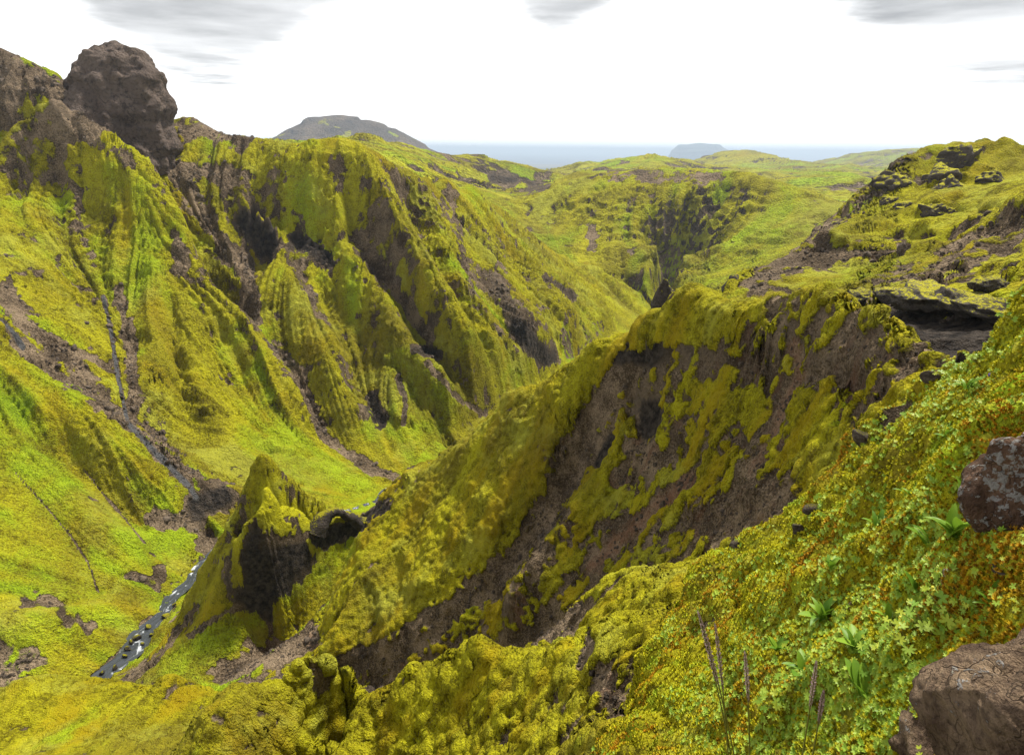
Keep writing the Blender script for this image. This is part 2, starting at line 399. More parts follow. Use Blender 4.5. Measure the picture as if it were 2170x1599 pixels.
CP, CV, CG = build_controls()
TS = 1.0
n = len(CP)
D = np.sqrt(((CP[:, None, :] - CP[None, :, :]) ** 2).sum(-1) + 1e-6)
A = np.zeros((n + 3, n + 3))
A[:n, :n] = -D + np.eye(n) * 2e-4
A[:n, n] = 1; A[:n, n + 1:] = CP; A[n, :n] = 1; A[n + 1:, :n] = CP.T
W = np.linalg.solve(A, np.concatenate([CV, np.zeros(3)]))
Wf = W[:n].astype(np.float32); CPf = CP.astype(np.float32)
CP2 = (CPf ** 2).sum(1)


def field(th, v, region=False):
    """height / distance at bearing th and log distance v"""
    shp = th.shape
    X = np.stack([th.ravel(), v.ravel()], 1).astype(np.float32)
    out = np.empty(len(X), np.float32)
    reg = np.empty(len(X), np.int8) if region else None
    B = 20000
    for i in range(0, len(X), B):
        x = X[i:i + B]
        d = x @ CPf.T
        d *= -2; d += (x ** 2).sum(1)[:, None]; d += CP2[None, :]
        np.maximum(d, 0, out=d); d += 1e-6
        if region:
            reg[i:i + B] = CG[d.argmin(1)]
        np.sqrt(d, out=d)
        out[i:i + B] = -(d @ Wf) + W[n] + x[:, 0] * W[n + 1] + x[:, 1] * W[n + 2]
    return (out.reshape(shp), reg.reshape(shp)) if region else out.reshape(shp)


# coarse survey grid for row spacing and slope directions
CT, CR = 230, 640
TH0, TH1, V0, V1 = math.radians(-55), math.radians(55), math.log(.75), math.log(7600)
cth = np.linspace(TH0, TH1, CT); cv = np.linspace(V0, V1, CR)
gt, gv = np.meshgrid(cth, cv, indexing='ij')
ge = field(gt, gv)
E = np.arctan(ge)
run = np.maximum.accumulate(E, axis=1)
vis = sstep(-.05, -.004, E - run)
dE = np.abs(np.gradient(E, axis=1)) / (cv[1] - cv[0])
dens = (dE * .9 + .035 * (1 - sstep(math.log(900), math.log(5000), gv)) + .01) * (.10 + .9 * vis) + .012
for _ in range(3):                      # smooth over bearing and distance
    dens[1:-1] = (dens[:-2] + dens[1:-1] * 2 + dens[2:]) / 4
    dens[:, 1:-1] = (dens[:, :-2] + dens[:, 1:-1] * 2 + dens[:, 2:]) / 4
k = np.exp(-np.linspace(-2, 2, 9) ** 2); k /= k.sum()
dens = np.apply_along_axis(lambda a: np.convolve(np.pad(a, 4, mode='edge'), k, 'valid'), 0, dens)
NC, NR = QUAL
cdf = np.cumsum(dens, axis=1); cdf -= cdf[:, :1]; cdf /= cdf[:, -1:]
th = np.linspace(TH0, TH1, NC)
rowsv = np.stack([np.interp(np.linspace(0, 1, NR), cdf[i], cv) for i in range(CT)])
fi = np.linspace(0, CT - 1, NC); i0 = np.minimum(fi.astype(int), CT - 2); ft = (fi - i0)[:, None]
VV = rowsv[i0] * (1 - ft) + rowsv[i0 + 1] * ft
TT = np.repeat(th[:, None], NR, 1)
ih, jh = np.arange(0, NC + 1, 2).clip(0, NC - 1), np.arange(0, NR + 1, 2).clip(0, NR - 1)
eh, rh = field(TT[np.ix_(ih, jh)], VV[np.ix_(ih, jh)], True)      # every second line, then between them
REG = rh[np.arange(NC) // 2][:, np.arange(NR) // 2]
e = np.stack([np.interp(np.arange(NR), jh, row) for row in eh])
fi2 = np.arange(NC) / 2.0; k0 = np.minimum(fi2.astype(int), len(ih) - 2); w2 = (fi2 - k0)[:, None]
e = e[k0] * (1 - w2) + e[k0 + 1] * w2
Rr = np.exp(VV)

# downslope direction from a smoothed coarse surface
ges = ge.copy()
for _ in range(5):
    ges[1:-1] = (ges[:-2] + ges[1:-1] + ges[2:]) / 3
    ges[:, 1:-1] = (ges[:, :-2] + ges[:, 1:-1] + ges[:, 2:]) / 3
gsm = ges.copy()
for _ in range(10):
    gsm[1:-1] = (gsm[:-2] + gsm[1:-1] + gsm[2:]) / 3
    gsm[:, 1:-1] = (gsm[:, :-2] + gsm[:, 1:-1] + gsm[:, 2:]) / 3
cz = gsm * np.exp(gv)
gth = np.gradient(cz, cth, axis=0) / np.exp(gv)      # dz per metre along bearing
gvv = np.gradient(cz, cv, axis=1) / np.exp(gv)       # dz per metre outwards
gm = np.sqrt(gth ** 2 + gvv ** 2) + 1e-6
dth, dvv = -gth / gm, -gvv / gm


def lookup(F, t, v):
    x = np.clip((t - TH0) / (TH1 - TH0) * (CT - 1), 0, CT - 1.001); y = np.clip((v - V0) / (V1 - V0) * (CR - 1), 0, CR - 1.001)
    xi = x.astype(int); yi = y.astype(int); fx = x - xi; fy = y - yi
    return (F[xi, yi] * (1 - fx) + F[xi + 1, yi] * fx) * (1 - fy) + (F[xi, yi + 1] * (1 - fx) + F[xi + 1, yi + 1] * fx) * fy


def streaks(freq, steps, h, seed):
    """noise drawn out down the fall line: rills and ribs"""
    acc = np.zeros(TT.shape, np.float32); wsum = 0
    for sgn in (1, -1):
        t = TT.copy(); v = VV.copy()
        for s in range(steps):
            if s or sgn > 0:
                w = 1 - s / steps
                acc += w * pn2(t * freq + seed, v * freq + seed * 1.7); wsum += w
            a = lookup(dth, t, v); b = lookup(dvv, t, v)
            t = t + sgn * h * a; v = v + sgn * h * b
    return acc / wsum * math.sqrt(steps) * .8


# sharpen the surveyed ribs and gullies a little
shp = np.array([0, .4, .3, .2, .8, .9, .35, .6, 0, 0, .3])[REG] * sstep(12, 30, Rr)
e = e + np.clip((e - lookup(ges, TT, VV)) * shp, -.02, .003)
Z = e * Rr
ST1 = streaks(32, 9, .021, 3.1)
ST2 = streaks(95, 8, .011, 9.7)
slope = lookup(gm, TT, VV)
sl = sstep(.25, .8, slope)

# how much rib relief each landform carries
ribk = np.array([.0, .3, .10, .5, 1.0, 1.15, .3, 1.4, .5, .3, .15])[REG]
crisp = 1 - np.abs(ST1) * 1.6
Z = Z + Rr * ribk * sl * ((np.clip(crisp, -1, 1) - .85) * .019 - np.abs(ST2) * .021)
# rock ledges: benches and risers in patches
X = np.sin(TT) * Rr; Y = np.cos(TT) * Rr
tk = np.array([0, .0, .4, .0, .22, .05, .7, .5, .35, .3, .4])[REG]
stp = np.array([1, 1, 3.2, 4, 8, 8, 5.5, 6.5, 26, 60, 3.2])[REG]
pt = pn2(TT * 15 + 31, VV * 15 + 7) + .5 * pn2(TT * 38 + 3, VV * 38 + 17)
tk = tk * sstep(-.12, .28, pt)
hz = Z / stp + .9 * pn2(X / stp / 6 + 5, Y / stp / 6) + .35 * pn2(X / stp / 1.7, Y / stp / 1.7 + 9)
fr = hz - np.floor(hz)
Z = Z + stp * tk * (sstep(.41, .59, fr) - fr) * .75
Z = np.maximum(Z, -248)
X = np.sin(TT) * Rr; Y = np.cos(TT) * Rr
POS = np.stack([X, Y, Z], -1).reshape(-1, 3)


def normals(P):
    P = P.reshape(NC, NR, 3)
    a = np.gradient(P, axis=0); b = np.gradient(P, axis=1)
    nn = np.cross(a, b); nn /= np.linalg.norm(nn, axis=-1, keepdims=True) + 1e-12
    if nn[..., 2].mean() < 0:
        nn = -nn
    return nn.reshape(-1, 3)


rr = Rr.ravel(); reg = REG.ravel()
N = normals(POS)
rough = np.array([1.5, 1.1, 1.2, .6, .32, .38, 1.0, .9, 1.2, .6, .55])[reg]
seed = 0
CUSH = np.zeros(len(POS), np.float32)
for lam, amp, bil in ((60, .05, 0), (26, .05, 0), (11, .05, 0), (5, .045, 0), (2.2, .05, .5), (1.0, .06, .8), (.45, .075, 1), (.2, .085, 1), (.085, .085, 1), (.036, .085, 1)):
    seed += 1
    w = sstep(1 / 110, 1 / 45, lam / rr) * (1 - sstep(.12, .45, lam / rr))
    m = w > .01
    if not m.any():
        continue
    q = POS[m] / lam
    nz = pn3(q + seed * 17.3)
    if bil:
        b2 = np.abs(nz) * 2.2 - .55
        CUSH[m] += w[m] * b2
        nz = nz * (1 - bil) + b2 * bil
    POS[m] += N[m] * (nz * lam * amp * w[m] * rough[m] * 1.25)[:, None]

# the stream has cut its bed
SPTS = []
for t in STREAM.split():
    a, b, c = t.split(',')
    d = ray(float(a), float(b)); zz = float(c[1:]); SPTS.append(d * (zz / d[2]))
SPTS = np.array(SPTS)
sx = np.concatenate([np.linspace(SPTS[i], SPTS[i + 1], 24, endpoint=False) for i in range(len(SPTS) - 1)] + [SPTS[-1:]])
for _ in range(40):
    sx[1:-1, :2] = (sx[:-2, :2] + sx[1:-1, :2] * 2 + sx[2:, :2]) / 4
sx[:, 2] = np.minimum.accumulate(sx[:, 2])
dist = np.linalg.norm(np.diff(sx[:, :2], axis=0), axis=1)
sarc = np.concatenate([[0], np.cumsum(dist)])
sx = np.stack([np.interp(np.arange(0, sarc[-1], 1.0), sarc, sx[:, k]) for k in range(3)], 1)
sn = np.arange(len(sx))
sx[:, 0] += .5 * np.sin(sn * .33) + .35 * np.sin(sn * .81 + 1)
SWID = np.interp(np.hypot(sx[:, 0], sx[:, 1]), [92, 100], [1, .45]) * .85 + .3 * np.sin(sn * .21) + .2 * np.sin(sn * .57 + 2)
m = np.nonzero((rr > 55) & (rr < 420) & (reg != 2))[0]
for i in range(0, len(m), 20000):
    mm = m[i:i + 20000]
    d2 = (POS[mm, 0][:, None] - sx[None, ::2, 0]) ** 2 + (POS[mm, 1][:, None] - sx[None, ::2, 1]) ** 2
    j = d2.argmin(1); dd = np.sqrt(d2[np.arange(len(mm)), j])
    near = dd < 9
    bed = sx[j * 2, 2] - .45 + np.maximum(0, dd - SWID[j * 2]) * .75
    f = 1 - sstep(5.0, 9.0, dd)
    tz = np.minimum(POS[mm, 2], bed)
    tz = np.where(dd < SWID[j * 2] + .2, bed, tz)
    POS[mm[near], 2] = (POS[mm, 2] * (1 - f) + tz * f)[near]
N = normals(POS)
PX, PY = project(POS[:, 0], POS[:, 1], POS[:, 2])

# ------------------------------------------------------------------ ground cover: moss, grass, scree, dark lava (as found on the ground), plus cave shade painted in
NV = len(POS)
st1, st2 = ST1.ravel(), ST2.ravel()
big = pn2(TT.ravel() * 9 + 4.2, VV.ravel() * 9 + 1.3)
med = pn2(TT.ravel() * 26 + 8.2, VV.ravel() * 26 + 5.3)
base_moss = np.array([1.0, .86, .62, .62, .80, .94, .76, .84, .66, .28, .88])[reg]
base_grass = np.array([.30, .06, .06, .5, .25, .48, .22, .36, .42, .5, .06])[reg]
base_dark = np.array([.25, .22, .2, .1, .15, .15, .36, .26, .25, .6, .2])[reg]
_s0 = np.array([.5, .62, .6, .62, .62, .55, .68, .74, .8, .8, .6])[reg]
steep = sstep(0, 1, (_s0 - N[:, 2]) / .3)
A_moss = base_moss + .16 * big + .16 * med + .30 * st1 - np.array([.1, .22, .2, .3, .24, .2, .34, .34, .3, .3, .2])[reg] * steep
A_grass = base_grass + .36 * big + .25 * med - .36 * st1
A_dark = base_dark + .35 * steep + .1 * med
A_red = np.clip(np.array([.1, .2, .32, .1, .1, .1, .2, .05, .1, .1, .1])[reg] + .35 * med, 0, 1)
A_gray = np.zeros(NV)
A_tone = .5 + .30 * st1 + .30 * st2 + .18 * med + .12 * big
A_oran = np.array([.35, .4, .5, .2, .32, .3, .3, .15, .1, .1, .5])[reg] + .5 * pn2(TT.ravel() * 14 + 40, VV.ravel() * 14 + 11) + .55 * st1 + .3 * st2


def seg_dist(px, py, pts):
    d = np.full(len(px), 1e9)
    for (x0, y0), (x1, y1) in zip(pts[:-1], pts[1:]):
        vx, vy = x1 - x0, y1 - y0
        t = np.clip(((px - x0) * vx + (py - y0) * vy) / (vx * vx + vy * vy + 1e-9), 0, 1)
        d = np.minimum(d, np.hypot(px - x0 - t * vx, py - y0 - t * vy))
    return d


def paint(A, val, width, r0, r1, s, k=1.0):
    """lay one kind of cover, or painted cave shade, along a surveyed line (or spot) of the ground"""
    pts = [tuple(map(float, t.split(','))) for t in s.split()]
    if len(pts) == 1:
        pts = pts * 2
    xs = [p[0] for p in pts]; ys = [p[1] for p in pts]
    w2 = width * 2.2
    m = np.nonzero((rr > r0) & (rr < r1) & (PX > min(xs) - w2) & (PX < max(xs) + w2) & (PY > min(ys) - w2) & (PY < max(ys) + w2))[0]
    if not len(m):
        return
    d = seg_dist(PX[m], PY[m], pts)
    d = d * (1 + .55 * med[m] + .45 * st2[m])
    f = (1 - sstep(.2 * width, 1.6 * width, d)) * k
    A[m] = A[m] * (1 - f) + val * f

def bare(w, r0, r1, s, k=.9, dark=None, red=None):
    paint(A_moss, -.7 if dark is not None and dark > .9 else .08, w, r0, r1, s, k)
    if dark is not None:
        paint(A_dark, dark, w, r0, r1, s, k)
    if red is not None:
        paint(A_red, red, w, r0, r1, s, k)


def mossy(w, r0, r1, s, k=.9, grass=None):
    paint(A_moss, 1.0, w, r0, r1, s, k)
    if grass is not None:
        paint(A_grass, grass, w, r0, r1, s, k)


W0, W1 = 90, 345
mossy(55, 95, 200, '620,900 680,930 740,960 800,990', .9, .62)
mossy(55, 95, 220, '880,760 960,850 920,900', .9, .5)
mossy(40, 95, 260, '1000,720 1060,770 1120,800', .9, .45)
mossy(30, 95, 260, '330,560 380,640', .8, .6)
mossy(26, 95, 260, '360,420 370,470', .8, .6)
mossy(26, 95, 260, '420,520 410,600', .8, .65)
mossy(22, 95, 260, '560,560 590,600', .8, .7)
mossy(45, 200, 345, '1180,600 1240,660 1290,690', .9, .35)
mossy(60, 95, 200, '470,720 480,820 520,900', .8, .0)
mossy(40, 95, 240, '690,640 730,720', .8, .05)
bare(16, W0, W1, '200,740 260,790 330,835 390,880', .8, .2)
bare(20, W0, W1, '410,880 470,940 540,995', .65, .2)
bare(13, W0, W1, '372,640 392,700 396,760 398,860', .85, .1)
bare(22, W0, W1, '170,630 185,690 230,720 290,760 320,800', .8, .3)
bare(16, W0, W1, '450,400 500,450 530,510 570,570 600,610', .95, .2)
bare(12, W0, W1, '475,540 490,600', .9, .25)
bare(22, W0, W1, '215,350 260,325 330,355 390,400', .55, .2)
bare(30, 200, 300, '160,230 230,260 280,300 400,370 450,390', .95, .45)
bare(22, W0, W1, '450,375 520,345 600,368', .75, .2)
bare(36, 215, 300, '0,170 80,210 160,240 160,300', .9, .5)
bare(18, W0, W1, '480,420 560,430', .8, .45)
bare(12, W0, W1, '250,420 300,460 300,530 330,590', .55, .15)
bare(24, W0, W1, '603,520 625,535 638,560', 1, .95)  # cave in the wall: its inner shade painted in lava colour
bare(18, W0, W1, '690,545 720,562 750,585', 1, .85)
bare(14, W0, W1, '600,590 608,640 620,690', .9, .5)
bare(12, W0, W1, '650,735 700,790 715,830', .8, .35)
bare(12, W0, W1, '800,545 850,610 900,680 930,720', .95, .05)
bare(17, W0, W1, '855,500 848,545 875,570', .75, .45)
bare(10, W0, W1, '760,400 770,450', .7, .3)
bare(12, W0, W1, '690,590 720,650 735,690', .6, .3)
bare(22, W0, W1, '1045,620 1080,680 1110,700', .8, .7)
bare(16, W0, W1, '1090,710 1140,760', .95, .95)
bare(9, W0, W1, '1140,615 1190,650', .8, .8)
bare(15, W0, W1, '830,830 835,850 845,880', 1, .9)  # spring cave, its shade painted dark
bare(6, W0, W1, '876,790 888,840 885,880', .9, .7)
bare(12, W0, W1, '905,745 945,752', .9, .8)
bare(6, W0, W1, '930,770 990,840 1030,860', .8, .4)
bare(9, W0, W1, '715,840 740,900 780,930 830,960 870,975', .95, .3)
bare(12, W0, W1, '960,470 985,540', .5, .4)
bare(9, W0, W1, '990,560 1010,640', .5, .3)
for s_, w_ in (('392,882 425,915 462,952 500,992 512,1012', 7), ('345,650 360,720 372,800 388,872', 4), ('160,690 182,712 200,740', 4)):
    paint(A_moss, 0, w_, W0, W1, s_); paint(A_gray, 1, w_, W0, W1, s_)
# spur
SP0, SP1 = 66, 160
mossy(28, SP0, SP1, '410,1095 470,1090', .9, .75)
mossy(30, SP0, SP1, '230,880 300,920', .9, .5)
mossy(40, SP0, SP1, '180,1000 260,1100 300,1150', .8, .4)
mossy(30, SP0, SP1, '170,1255 260,1250 340,1225', .8, .55)
bare(22, SP0, SP1, '450,1045 500,1060 530,1085', .9, .5)
bare(13, SP0, SP1, '395,1150 440,1165 450,1130', .8, .1)
bare(22, SP0, SP1, '190,1185 260,1210 320,1240', .65, .2)
bare(26, SP0, SP1, '150,1290 210,1300 150,1340', .9, .35)
bare(22, SP0, SP1, '515,1020 560,1010', 1, 1)  # shade inside the gully cave, painted as dark rock
bare(10, SP0, SP1, '330,1335 400,1270 430,1230', .85, .45)
for s_ in ('310,960 345,1005 400,1070 418,1092', '185,965 240,1025 290,1085 318,1130 335,1180'):
    paint(A_moss, .1, 1.6, SP0, SP1, s_)
# bank
BK0, BK1 = 44, 100
mossy(40, BK0, BK1, '450,1300 600,1230 750,1130 840,1060', .9, .55)
bare(24, BK0, BK1, '560,1325 660,1290 730,1262', .95, .0)
bare(9, BK0, BK1, '380,1345 450,1290 510,1215', .8, .1)
bare(8, BK0, BK1, '500,1260 560,1220 640,1180 720,1130', .7, .1)
bare(34, BK0, 80, '625,1120 640,1160 690,1120', 1, 1)
bare(26, BK0, 80, '610,1190 650,1160', 1, 1)
bare(17, BK0, 80, '735,1085 790,1068 850,1032', 1, 1)
bare(8, BK0, 80, '640,1094 690,1088 722,1074 740,1045 770,1028 800,1050', .8, .5)
bare(10, BK0, 80, '560,1120 575,1080 605,1020', .35, .5)
paint(A_tone, 1.25, 30, 62, 72, '655,1010 690,1045 680,1065'); paint(A_oran, -.3, 34, 62, 72, '655,1010 690,1045 680,1065')
# middle hill
H0, H1 = 15.5, 60
mossy(60, H0, H1, '1180,800 1130,860 1060,930 960,1010 880,1080', .95, .02)
mossy(62, H0, H1, '1080,990 1000,1080 880,1200 800,1250', .9, .02)
mossy(34, H0, H1, '1460,690 1380,695', .95, .05)
mossy(60, H0, H1, '1610,880 1640,940 1600,975', .75, .0)
mossy(40, H0, H1, '1420,830 1500,850', .5, .0)
mossy(18, H0, H1, '1290,890 1255,945 1220,1000 1200,1040', .95, .0)
mossy(34, H0, H1, '1440,940 1380,1010', .6, .15)
bare(27, H0, H1, '1280,780 1215,900 1170,1000 1110,1090 1050,1160 960,1220 880,1280 800,1300', .97, .1, .0)
bare(25, H0, H1, '1400,1150 1250,1200 1130,1260 1000,1310 850,1350 780,1420', .97, .25, .0)
bare(20, H0, H1, '1300,920 1340,930 1270,980', .8, .3)
bare(22, H0, H1, '1275,755 1335,750', 1, .95)  # cave below the crest: shade painted onto a slight recess
bare(17, H0, H1, '1335,855 1322,890', 1, 1)  # lower cave, also darkened by painted shade
bare(8, H0, H1, '1260,905 1235,950', 1, 1)
bare(8, H0, H1, '1385,742 1450,757 1530,778 1590,802', .6, .6)
bare(13, H0, H1, '1590,740 1600,790 1568,850 1545,910 1510,960', .6, .2, .6)
bare(42, H0, H1, '1570,1010 1500,1030 1440,1060', .92, .2, .35)
bare(16, H0, H1, '1400,980 1340,1030 1280,1080 1230,1130', .85, .1, .6)
bare(26, H0, H1, '1700,740 1680,790', .6, .5)
mossy(30, 24, 60, '1500,672 1400,684 1340,710 1260,742 1190,772', .9, .25)
# near ridges
mossy(50, 6, 30, '890,1390 1000,1350 1100,1330', .9, .05)
bare(26, 4, 30, '1250,1330 1260,1400 1330,1330', .85, .3, .4)
bare(14, 4, 30, '1225,1260 1215,1310', .9, .5)
# right
R0, R1 = 22, 175
bare(42, 27, 56, '1770,695 1850,725 1930,735 1900,695', 1, 1.2)  # dark basalt, blackened further to paint the shade under the rock lip
mossy(18, R0, R1, '1640,640 1740,602 1820,572', .95, .45)
mossy(40, R0, R1, '1700,538 1850,480 1990,440', .9, .35)
bare(44, R0, R1, '2010,510 1900,570 1830,612 1760,630', .55, .05, .35)
bare(22, R0, R1, '1520,630 1560,597 1640,572', .85, .55)
bare(17, R0, R1, '1650,585 1700,572 1780,562', .7, .4)
bare(14, R0, R1, '1600,552 1680,502 1740,462', .6, .0)
bare(16, R0, R1, '1800,400 1860,405 1920,395', .4, .75)
bare(14, R0, R1, '1785,440 1830,440', .4, .75)
# far hill
mossy(40, 300, 420, '1420,640 1500,592 1570,560', .95, .5)
bare(10, 300, 560, '1222,525 1226,560', .9, .0)
bare(16, 380, 700, '1260,432 1350,432 1450,434', .6, .1)
bare(13, 500, 800, '1045,437 1085,440', 1, .7)
bare(14, 500, 900, '1110,455 1150,458', .8, .7)


# the moss stands proud of the bare ground in ragged cushions
lam = np.array([.5, .9, 1.3, 2.2, 4.5, 3.5, 2.6, 9, 40, 90, 1.3])[reg]
thk = np.array([.02, .12, .20, .10, .13, .12, .25, .5, 1.0, 1.0, .07])[reg]
cn1 = pn3(POS / lam[:, None] + 50.5); cn2 = pn3(POS / (lam[:, None] * .38) + 80.1)
cov = sstep(.30, .66, A_moss + .42 * cn1 + .34 * cn2)
A_moss = A_moss * .25 + cov * .72
POS += N * (cov * thk * (1 + .8 * cn2))[:, None]
N = normals(POS)

# ------------------------------------------------------------------ materials
def mat(name):
    m = bpy.data.materials.new(name); m.use_nodes = True
    nt = m.node_tree; nt.nodes.clear()
    out = nt.nodes.new('ShaderNodeOutputMaterial')
    b = nt.nodes.new('ShaderNodeBsdfPrincipled')
    nt.links.new(b.outputs[0], out.inputs[0])
    b.inputs['Specular IOR Level'].default_value = .15
    return m, nt, b


class NB:
    """small node-building helper"""
    def __init__(s, nt):
        s.nt = nt
    def node(s, t, **kw):
        n = s.nt.nodes.new(t)
        for k, v in kw.items():
            setattr(n, k, v)
        return n
    def set(s, sock, v):
        if hasattr(v, 'links'):
            s.nt.links.new(v, sock)
        elif isinstance(v, tuple) and len(v) == 3 and sock.type == 'RGBA':
            sock.default_value = (*v, 1)
        else:
            sock.default_value = v
    def math(s, op, a, b=0.0, clamp=False):
        n = s.node('ShaderNodeMath', operation=op, use_clamp=clamp)
        s.set(n.inputs[0], a); s.set(n.inputs[1], b)
        return n.outputs[0]
    def mix(s, f, a, b):
        n = s.node('ShaderNodeMix', data_type='RGBA')
        s.set(n.inputs[0], f); s.set(n.inputs[6], a); s.set(n.inputs[7], b)
        return n.outputs[2]
    def noise(s, vec, scale, detail=4, rough=.55, dist=0.0):
        n = s.node('ShaderNodeTexNoise')
        s.set(n.inputs['Vector'], vec); n.inputs['Scale'].default_value = scale; n.inputs['Detail'].default_value = detail
        n.inputs['Roughness'].default_value = rough; n.inputs['Distortion'].default_value = dist
        return n.outputs['Fac']
    def vor(s, vec, scale, feature='F1', out='Distance'):
        n = s.node('ShaderNodeTexVoronoi', feature=feature)
        s.set(n.inputs['Vector'], vec); n.inputs['Scale'].default_value = scale
        return n.outputs[out]
    def attr(s, name):
        n = s.node('ShaderNodeAttribute', attribute_name=name)
        return n.outputs['Fac']
    def ramp(s, v, a, b):
        n = s.node('ShaderNodeMapRange', interpolation_type='SMOOTHSTEP')
        s.set(n.inputs['Value'], v); n.inputs['From Min'].default_value = a; n.inputs['From Max'].default_value = b
        return n.outputs[0]
    def bump(s, h, strength, dist, normal=None):
        n = s.node('ShaderNodeBump')
        s.set(n.inputs['Height'], h); n.inputs['Strength'].default_value = strength; n.inputs['Distance'].default_value = dist
        if normal is not None:
            s.set(n.inputs['Normal'], normal)
        return n.outputs[0]


def terrain_material(name, scale):
    """moss, grass, scree and lava; scale = metres of one coarse patch of texture"""
    m, nt, b = mat(name); q = NB(nt)
    P = q.node('ShaderNodeTexCoord').outputs['Object']
    f1 = q.noise(P, 1.3 / scale, 6, .62)
    f2 = q.noise(P, 6.0 / scale, 4, .65)
    f3 = q.noise(P, 26.0 / scale, 3, .65)
    moss, grass, dark, red, gray, tone, oran = (q.attr(k) for k in ('moss', 'grass', 'dark', 'red', 'gray', 'tone', 'oran'))
    c2 = q.math('SUBTRACT', f2, .5); c3 = q.math('SUBTRACT', f3, .5); c1 = q.math('SUBTRACT', f1, .5)
    # cover masks broken up by fine noise
    brk = q.math('ADD', q.math('MULTIPLY', c1, 1.3), q.math('ADD', q.math('MULTIPLY', c2, .8), q.math('MULTIPLY', c3, .6)))
    fm = q.ramp(q.math('ADD', moss, q.math('MULTIPLY', brk, 1.0)), .36, .64)
    fg = q.ramp(q.math('ADD', grass, q.math('MULTIPLY', brk, .5)), .30, .85)
    tn = q.math('ADD', tone, q.math('ADD', q.math('MULTIPLY', c2, 1.1), q.math('MULTIPLY', c3, 1.15)))
    my = q.mix(q.ramp(tn, .05, .95), MOSS_DK, MOSS_LT)
    my = q.mix(q.math('MULTIPLY', q.ramp(q.math('ADD', oran, c2), .36, .95), .6), my, MOSS_OR)
    gr = q.mix(q.ramp(q.math('ADD', f3, c1), .3, .7), GRASS_DK, GRASS_LT)
    g1 = q.noise(P, .22 / scale, 5, .6); g2 = q.noise(P, .55 / scale, 4, .6)
    my = q.mix(q.math('MULTIPLY', q.ramp(q.math('ADD', g1, q.math('MULTIPLY', c2, .25)), .47, .64), .55), my, MOSS_OLIVE)
    my = q.mix(q.math('MULTIPLY', q.ramp(q.math('ADD', g2, q.math('MULTIPLY', c2, .3)), .52, .68), .5), my, MOSS_PALE)
    mc = q.mix(fg, my, gr)
    scree = q.mix(q.ramp(q.math('ADD', f3, q.math('MULTIPLY', c1, 1.2)), .3, .72), SCREE_DK, SCREE_LT)
    scree = q.mix(q.math('MULTIPLY', q.ramp(q.math('ADD', red, q.math('MULTIPLY', q.math('SUBTRACT', f2, .5), .6)), .3, .8), .8), scree, ROCK_RED)
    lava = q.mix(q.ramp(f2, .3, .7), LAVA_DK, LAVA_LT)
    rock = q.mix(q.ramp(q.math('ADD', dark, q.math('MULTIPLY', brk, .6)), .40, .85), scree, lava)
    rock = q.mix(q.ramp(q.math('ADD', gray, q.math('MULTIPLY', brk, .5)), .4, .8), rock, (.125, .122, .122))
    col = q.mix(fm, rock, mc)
    q.set(b.inputs['Base Color'], col)
    b.inputs['Roughness'].default_value = .95
    b.inputs['Specular IOR Level'].default_value = .08
    h = q.math('ADD', q.math('MULTIPLY', f2, .5), q.math('MULTIPLY', f3, .32))
    h = q.math('ADD', h, q.math('MULTIPLY', fm, .12))
    q.set(b.inputs['Normal'], q.bump(h, 1.0, scale * .42))
    return m


MOSS_DK, MOSS_LT, MOSS_OR = (.120, .098, .004), (.53, .495, .015), (.36, .235, .005)
MOSS_OLIVE, MOSS_PALE = (.17, .135, .018), (.46, .47, .06)
GRASS_DK, GRASS_LT = (.16, .24, .006), (.38, .50, .016)
SCREE_DK, SCREE_LT, ROCK_RED = (.078, .055, .034), (.34, .25, .16), (.30, .145, .085)
LAVA_DK, LAVA_LT = (.014, .012, .011), (.095, .076, .060)  # lava rock; also the colour of the painted cave shade

# ------------------------------------------------------------------ terrain objects
REGS = (('slope_foreground', 'bright moss and herb slope in the right foreground', .35),
        ('slope_below', 'moss covered ridges dropping away below the foreground', 1.6),
        ('hill_middle', 'mossy brown hill with scree gullies in the middle ground', 3.0),
        ('bank', 'grassy and gravelly bank above the stream', 6.0),
        ('canyon_wall', 'tall ribbed moss covered canyon wall on the left', 9.0),
        ('spur', 'yellow green spur at the lower left beside the stream', 7.0),
        ('hill_right', 'rocky moss slopes and lava hollow on the right', 6.0),
        ('hill_far', 'craggy green hill across the far canyon', 26.0),
        ('hill_distant', 'rolling green hills far away before the sea', 90.0),
        ('mountain', 'dark flat topped mountain in blue haze behind the canyon rim', 160.0),
        ('rock_fin', 'sharp mossy rock fin with black cliff face beside the stream', 3.2))


def grid_object(name, fmask, material, label):
    """the faces of the survey grid that belong to one landform"""
    quads = FACES[fmask]
    used, inv = np.unique(quads, return_inverse=True)
    me = bpy.data.meshes.new(name)
    nq = len(quads)
    me.vertices.add(len(used)); me.vertices.foreach_set('co', POS[used].astype(np.float32).ravel())
    me.loops.add(nq * 4); me.loops.foreach_set('vertex_index', inv.reshape(-1).astype(np.int32))
    me.polygons.add(nq)
    me.polygons.foreach_set('loop_start', np.arange(0, nq * 4, 4, dtype=np.int32))
    me.update(calc_edges=True)
    me.polygons.foreach_set('use_smooth', np.ones(nq, dtype=bool))
    for an, A in (('moss', A_moss), ('grass', A_grass), ('dark', A_dark), ('red', A_red), ('gray', A_gray), ('tone', A_tone), ('oran', A_oran)):
        me.attributes.new(an, 'FLOAT', 'POINT').data.foreach_set('value', A[used].astype(np.float32))
    me.normals_split_custom_set_from_vertices(N[used].astype(np.float32))
    me.materials.append(material)
    o = bpy.data.objects.new(name, me); COL.objects.link(o)
    o['label'] = label
    if name == 'rock_fin':
        o['category'] = 'rock fin'
    else:
        o['kind'] = 'structure'
    return o


